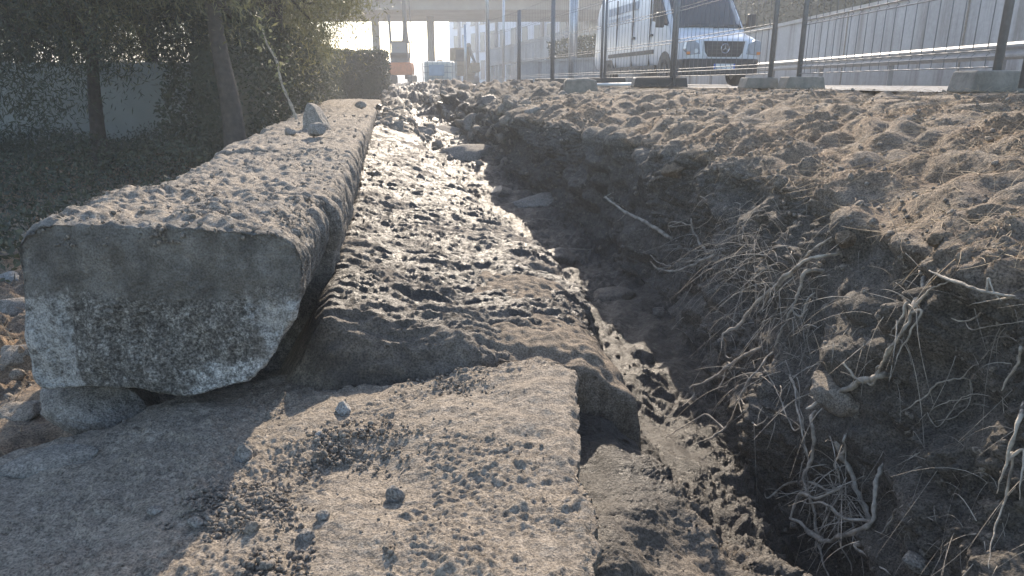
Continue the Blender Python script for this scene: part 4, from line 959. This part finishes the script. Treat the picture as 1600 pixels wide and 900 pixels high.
# ------------------------------------------------------------------ white van
def build_van():
    f = at(1125, 130, 17.0)
    van = empty('van', (f.x + .02, 17.0, 0), R(10.5)); tag(van, 'white high roofed panel van facing the camera beyond the fence', 'van')
    # stations along the length: y, top z, half width, low z
    st = [(0, .92, .80, .42), (.05, 1.0, .88, .36), (.14, 1.06, .93, .34), (.35, 1.13, .96, .34), (.62, 1.20, .97, .34), (.80, 1.27, .975, .34), (1.0, 1.53, .98, .34), (1.25, 1.86, .985, .34), (1.5, 2.17, .99, .34), (1.72, 2.40, .99, .34), (2.0, 2.56, .995, .34), (2.4, 2.63, .995, .34), (4, 2.66, .995, .34), (6.2, 2.66, .995, .34), (6.7, 2.60, .99, .36), (6.88, 2.45, .97, .40), (6.93, 2.2, .95, .42)]
    n = 40; V = []; Fc = []
    for y, zt, hw, zl in st:
        for k_ in range(n):
            a = 2 * math.pi * k_ / n; c, s = math.cos(a), math.sin(a)
            ex = .28
            X = math.copysign(abs(c) ** ex, c) * hw; Zn = math.copysign(abs(s) ** ex, s)
            z = (zl + zt) / 2 + Zn * (zt - zl) / 2
            tum = max(0, (z - 1.15)) * .085; X *= (1 - tum)
            V.append((X, y, z))
    for i in range(len(st) - 1):
        for k_ in range(n):
            q = (k_ + 1) % n; Fc.append((i * n + k_, (i) * n + q, (i + 1) * n + q, (i + 1) * n + k_))
    Fc.append(list(range(n - 1, -1, -1))); Fc.append([(len(st) - 1) * n + k_ for k_ in range(n)])
    body = link_mesh('body', V, Fc, M['white'], van, smooth=True)
    body.modifiers.new('e', 'EDGE_SPLIT').split_angle = R(42)
    def topz(y): return np.interp(y, [s[0] for s in st], [s[1] for s in st])
    # windscreen: follows the slope, a sheet of some thickness
    def strip(name, ys, w0, w1, mat, off=.012, z_off=0):
        V = []; nn = 13
        for j, y in enumerate(ys):
            w = np.interp(j / (len(ys) - 1), [0, 1], [w0, w1])
            for i in range(nn):
                x = -w + 2 * w * i / (nn - 1); V.append((x, y - off + .05 * (x / w) ** 2 * .6, topz(y) + off - .035 * (x / w) ** 4))
        Fc = [(j * nn + i, j * nn + i + 1, (j + 1) * nn + i + 1, (j + 1) * nn + i) for j in range(len(ys) - 1) for i in range(nn - 1)]
        o = link_mesh(name, V, Fc, M[mat], van, smooth=True); so_ = o.modifiers.new('s', 'SOLIDIFY'); so_.thickness = .01; so_.offset = 1; return o
    strip('windscreen', [.84, .92, 1.0, 1.1, 1.25, 1.4, 1.5, 1.6], .86, .80, 'glass')
    for x in (-.42, .42):
        m = MB(); m.tube([(x - .3, .80, 1.33), (x + .25, .86, 1.40)], .012, 6); m.build('wiper', M['plastic'], van)
    # grille, slats, emblem
    m = MB(); m.prism([(-.50, .98), (.50, .98), (.46, .74), (.38, .64), (-.38, .64), (-.46, .74)], -.045, .06, 'y'); g = m.build('grille', M['plastic'], van, bevel=.01)
    for z in (.72, .80, .88):
        MB().box((0, -.052, z), (.80 if z > .75 else .72, .02, .018)).build('slat', M['machine'], g)
    e = MB(); ang = np.linspace(0, 2 * math.pi, 25); e.tube([(.10 * math.cos(a), -.075, .82 + .10 * math.sin(a)) for a in ang], .010, 6, False)
    for a in (90, 210, 330): e.prism([(-.016, 0), (.016, 0), (0.002, .095), (-.002, .095)], -.008, .008, 'y'); v = e.v[-1]; c, s = math.cos(R(a - 90)), math.sin(R(a - 90)); v[:] = np.stack([v[:, 0] * c - v[:, 2] * s, v[:, 1] - .075, v[:, 0] * s + v[:, 2] * c + .82], 1)
    e.build('emblem', M['chrome'], g)
    MB().prism([(-.56, 1.0), (.56, 1.0), (.50, .70), (.40, .60), (-.40, .60), (-.50, .70)], -.022, .02, 'y').build('grille_surround', M['white'], van, bevel=.01)
    # bumper: dark plastic, wraps round the corners
    m = MB(); m.prism([(-.99, .45), (-.93, .08), (-.80, -.05), (-.5, -.09), (.5, -.09), (.80, -.05), (.93, .08), (.99, .45)], .24, .60, 'z'); m.build('bumper', M['plastic'], van, bevel=.03)
    m = MB(); m.box((0, -.102, .43), (.52, .014, .115)); pl = m.build('number_plate', M['plate'], van)
    for x in (-.24, .24): MB().box((x, -.112, .43), (.04, .008, .112)).build('plate_band', M['blue'], pl)
    for sx in (-1, 1):
        m = MB(); m.prism([(sx * .56, .70), (sx * .60, .92), (sx * .78, 1.02), (sx * .90, .98), (sx * .93, .80), (sx * .86, .68)], -.015, .30, 'y'); h = m.build('headlight', M['lamp'], van, bevel=.015)
        mm = MB(); mm.tube([(sx * .68, -.035, .765), (sx * .68, .01, .765)], .05, 12); mm.build('lens', M['plate'] if sx < 0 else M['lamp'], h)
        MB().box((sx * .86, -.005, .72), (.08, .05, .06)).build('indicator', M['orangelens'], h)
        # mirror
        m = MB(); m.box((sx * 1.17, 1.02, 1.50), (.20, .12, .34)); mi = m.build('mirror', M['plastic'], van, bevel=.03)
        MB().tube([(sx * .95, 1.08, 1.40), (sx * 1.12, 1.05, 1.44)], .025, 6).build('mirror_arm', M['plastic'], mi)
        xs = sx * .975
        # door window: outline on the side
        m = MB(); m.prism([(1.02, 1.42), (2.05, 1.36), (2.05, 2.06), (1.62, 2.06)], xs * 0.90, xs * .985, 'x'); m.build('door_window', M['glass'], van)
        m = MB(); m.box((sx * .992, 3.6, .82), (.03, 3.6, .10)); m.build('side_moulding', M['plastic'], van)
        m = MB(); m.box((sx * .975, 3.6, .41), (.06, 3.9, .17)); m.build('sill', M['plastic'], van)
        for y in (2.13, 3.42, 4.75): MB().box((sx * (.978 if y else 1), y, 1.35), (.038, .016, 1.9)).build('door_gap', M['machine'], van)
        m = MB(); m.box((sx * .995, 2.0, 1.22), (.05, .18, .05)); m.build('door_handle', M['plastic'], van, bevel=.008)
        m = MB(); m.box((sx * .995, 3.3, 1.22), (.05, .18, .05)); m.build('door_handle', M['plastic'], van, bevel=.008)
        for y in (1.08, 5.35):
            w = MB(); ww_ = sx * .83
            prf = [(0, .20), (.02, .33), (.08, .345), (.17, .345), (.23, .33), (.25, .20)]
            na = 28; VV = []; FF = []
            for i in range(na):
                a = 2 * math.pi * i / na
                for (dx, rr) in prf: VV.append((ww_ - sx * .06 + sx * dx * .9, y + rr * math.cos(a), .345 + rr * math.sin(a)))
            for i in range(na):
                q = (i + 1) % na
                for j in range(len(prf) - 1): FF.append((i * 6 + j, i * 6 + j + 1, q * 6 + j + 1, q * 6 + j))
            wh = empty('wheel', (0, 0, 0)); wh.parent = van
            link_mesh('tyre', VV, FF, M['tyre'], wh, smooth=True)
            MB().tube([(ww_ - sx * .02, y, .345), (ww_ + sx * .14, y, .345)], .205, 20).build('rim', M['galv'], wh)
            MB().tube([(sx * .90, y, .40), (sx * .985, y, .40)], .40, 28).build('arch_shade_disc', M['plastic'], van)  # dark disc painted in for the shaded gap round the tyre
    # faded lettering on the side panel that faces the trench
    m = MB(); r = random.Random(4)
    for row, z in ((0, 2.05), (1, 1.75)):
        y = 5.6
        while y > 3.1 + row * .6:
            w = r.uniform(.10, .2); m.box((-.935 + .0 * z, y, z), (.03, w, .2)); y -= w + .07
    m.build('lettering', M['decal'], van)
    return van
van = build_van()

# ------------------------------------------------------------------ far works: rig, excavator, tank, bridge, building
def rel(px, py, Y, o): return tuple(at(px, py, Y) - Vector(o))
b0 = at(629, 130, 46); rig = empty('drilling_rig', (b0.x, 46, 0)); tag(rig, 'orange drilling rig with a tall thin mast under the bridge', 'drilling rig')
for sx in (-1, 1):
    m = MB(); m.prism([(-1.1, .1), (-.9, 0), (.9, 0), (1.1, .1), (1.1, .42), (.9, .55), (-.9, .55), (-1.1, .42)], sx * .62 - .16, sx * .62 + .16, 'x'); m.build('track', M['machine'], rig, bevel=.03)
m = MB(); m.prism([(-.72, .55), (.72, .55), (.74, .9), (.68, 1.28), (-.68, 1.28), (-.74, .9)], -.9, .3, 'y'); m.build('counterweight', M['orange'], rig, bevel=.05)
m = MB(); m.box((-.12, .35, 1.55), (1.05, 1.1, .5)); m.build('engine_cover', M['machine'], rig, bevel=.03)
cab = MB(); 
for x in (-.62, .38):
    for y in (-.15, .95): cab.box((x, y, 2.05), (.07, .07, .95))
cab.box((-.12, .4, 2.52), (1.1, 1.2, .08)); cab.box((-.12, .4, 1.72), (1.1, 1.2, .3)); c_ = cab.build('cab', M['machine'], rig)
MB().box((-.12, -.12, 2.15), (.9, .02, .7)).build('cab_window', mat_glass('cab_glass', (.16, .17, .18), .2), c_)
MB().box((.15, 1.0, 4.6), (.24, .26, 8.6)).build('mast', M['machine'], rig)
MB().prism([(-.05, 2.5), (.35, 2.5), (.24, 3.7), (.08, 3.7)], .75, 1.2, 'y').build('mast_cradle', M['machine'], rig)
MB().tube([(.55, .8, 2.4), (.38, .95, 8.8)], .035, 6).build('mast_stay', M['machine'], rig)
MB().tube([(-.62, 0, 2.4), (-.68, 0, 4.1)], .08, 6).build('exhaust', M['machine'], rig)

ib = empty('water_tank', (at(688, 130, 30).x, 30, -.16), R(-6)); tag(ib, 'white cubic water tank in a metal cage on a pallet', 'water tank')
MB().box((0, 0, .60), (1.12, .94, .92)).build('tank', M['tank'], ib, bevel=.06)
MB().tube([(0, 0, 1.05), (0, 0, 1.12)], .11, 12).build('cap', M['plastic'], ib)
cg = MB()
for z in (.2, .42, .64, .86, 1.08): 
    cg.tube([(-.6, -.5, z), (.6, -.5, z), (.6, .5, z), (-.6, .5, z), (-.6, -.5, z)], .011, 5)
for x in np.linspace(-.6, .6, 7):
    cg.tube([(x, -.51, .14), (x, -.51, 1.09)], .011, 5); cg.tube([(x, .51, .14), (x, .51, 1.09)], .011, 5)
for y in np.linspace(-.4, .4, 4):
    cg.tube([(-.61, y, .14), (-.61, y, 1.09)], .011, 5); cg.tube([(.61, y, .14), (.61, y, 1.09)], .011, 5)
cg.build('cage', M['galv'], ib)
MB().box((-.03, -.525, .72), (.62, .012, .42)).build('label_plate', M['sheet'], ib)
pal = MB()
for y in (-.42, 0, .42): pal.box((0, y, .02), (1.2, .1, .02)); pal.box((0, y, .12), (1.2, .12, .02))
for x in (-.5, 0, .5):
    for y in (-.42, 0, .42): pal.box((x, y, .07), (.14, .11, .078))
pal.build('pallet', M['wood'], ib)

e0 = at(722, 130, 56); ex = empty('excavator', (e0.x, 56, 0), R(25)); tag(ex, 'brown excavator with folded arm behind the water tank', 'excavator')
for sx in (-1, 1): MB().prism([(-1.2, .1), (-1, 0), (1, 0), (1.2, .1), (1.2, .45), (1, .6), (-1, .6), (-1.2, .45)], sx * .75 - .2, sx * .75 + .2, 'x').build('track', M['machine'], ex, bevel=.03)
MB().prism([(-.85, .6), (.85, .6), (.85, 1.3), (.6, 1.5), (-.85, 1.5)], -.6, 1.4, 'y').build('body', M['brownmachine'], ex, bevel=.05)
cb = MB().box((-.4, -.1, 1.95), (.85, 1.1, 1.3), taper=.9).build('cab', M['brownmachine'], ex, bevel=.05)
MB().box((-.4, -.66, 2.05), (.66, .03, .85)).build('cab_window', M['glass'], cb)
MB().tube([(.3, -.5, 1.2), (.15, -1.1, 2.8), (-.3, -2.2, 2.6)], [.16, .18, .12], 6).build('boom', M['brownmachine'], ex)
MB().tube([(-.3, -2.2, 2.6), (.1, -2.5, 1.4)], [.12, .09], 6).build('arm', M['machine'], ex)
MB().prism([(-2.7, .9), (-2.2, .8), (-2.25, 1.4), (-2.6, 1.5)], -.25, .4, 'x').build('bucket', M['brownmachine'], ex)
MB().box((.35, -.62, 1.35), (.14, .06, .10)).build('work_light', M['plate'], ex)

br = empty('road_bridge', (0, 62, 0)); tag(br, 'grey concrete road bridge crossing overhead in the background', 'bridge')
MB().box((0, 6, 6.25), (150, 12, .75)).build('girder', M['bridge'], br)
MB().box((0, 6, 7.2), (150, 13.6, 1.15)).build('deck', M['bridge'], br)
for x in (-7.4, -12.4, -19, 9.5, 17): MB().tube([(x, 6, -.5), (x, 6, 5.88)], .34, 14).build('column', M['bridge'], br, smooth=True)
MB().box((0, -.8, 8.3), (150, .08, 1.05)).build('parapet', M['galv'], br)

# building along the road behind the bridge
bd = empty('building', (11, 66, 0), math.atan2(34, -19)); tag(bd, 'pale blue office building with tall windows behind the bridge', 'building')
Lb = 40
MB().box((Lb / 2, -6, 5), (Lb, 12, 11)).build('wall', M['facade'], bd)
k_ = 0
for x in np.arange(1.4, Lb - 1, 2.6):
    for z in (1.7, 5.0, 8.2):
        w = MB().box((x, .01, z), (1.2, .06, 2.2)).build('window', M['pane'], bd)
        MB().box((x, .05, z - 1.16), (1.35, .16, .08)).build('sill', M['concrete'], w)
for x in np.arange(.1, Lb, 5.2): MB().box((x, .1, 5), (.35, .35, 10.9)).build('pilaster', M['retain'], bd)
MB().box((Lb / 2, -6, 10.7), (Lb + .6, 12.6, .4)).build('roof', M['concrete'], bd)
# low walls in front of it
lw = empty('low_wall', (at(815, 130, 30).x, 30, 0), math.atan2(-5, 3.2)); tag(lw, 'low pale wall below the dark hedge left of the van', 'wall')
MB().box((4.5, 0, .42), (9, .3, .86)).build('wall_panel', M['retain'], lw); MB().box((4.5, 0, .89), (9.1, .4, .08)).build('coping', M['concrete'], lw)
rp = empty('ramp_wall', (at(765, 130, 50).x, 50, 0), math.atan2(-7, 4.2)); tag(rp, 'light parapet of a ramp in front of the blue building', 'wall')
MB().prism([(0, 1.15), (9, 1.6), (9, 2.9), (0, 2.2)], -.15, .15, 'y').build('parapet', M['retain'], rp)
for x in np.arange(.3, 9, 1.1): MB().box((x, .0, .6), (.2, .22, 1.25)).build('pier', M['concrete'], rp)
# bare posts by the works
for px, Y, h, lb in [(786, 36, 5.0, 'leaning dark pole in front of the blue building'), (728, 33, 2.6, 'short thin post right of the water tank'), (894, 27, 3.8, 'thick grey post in front of the dark hedge'), (762, 27, 6, 'tall grey pole at the end of the fence')]:
    p = at(px, 130, Y); o = MB().tube([(0, 0, 0), (.02 * h * (.6 if 'leaning' in lb else .05), 0, h)], .06 if 'thick' not in lb else .16, 8).build('pole', M['galv'], smooth=True); o.location = (p.x, Y, -.05); tag(o, lb, 'pole', 'poles by the works')
# distant hill under the bridge
hx = np.linspace(-160, 60, 60); hy = np.linspace(300, 420, 14); gx, gy = np.meshgrid(hx, hy)
gz = 11 * np.exp(-((gx + 70) / 45) ** 2) * np.sin(np.clip((gy - 300) / 120, 0, 1) * math.pi) + 5 * np.exp(-((gx + 20) / 30) ** 2) * np.sin((gy - 300) / 120 * math.pi) - 1
iid = np.arange(gx.size).reshape(gx.shape)
o = link_mesh('hills', np.stack([gx, gy, gz], -1).reshape(-1, 3), np.stack([iid[:-1, :-1], iid[:-1, 1:], iid[1:, 1:], iid[1:, :-1]], -1).reshape(-1, 4), M['hill'], smooth=True); tag(o, kind='structure')

# ------------------------------------------------------------------ hazy air
hz = MB().box((0, 205, 5.0), (640, 440, 13.4)).build('haze', None); tag(hz, kind='stuff')
hm = bpy.data.materials.new('haze'); hm.use_nodes = True; nt = hm.node_tree; nt.nodes.clear()
vo = nt.nodes.new('ShaderNodeVolumePrincipled'); vo.inputs['Color'].default_value = (.90, .94, 1, 1); vo.inputs['Density'].default_value = 0.0034; vo.inputs['Anisotropy'].default_value = 0.3
out = nt.nodes.new('ShaderNodeOutputMaterial'); nt.links.new(vo.outputs[0], out.inputs['Volume']); hz.data.materials.append(hm)
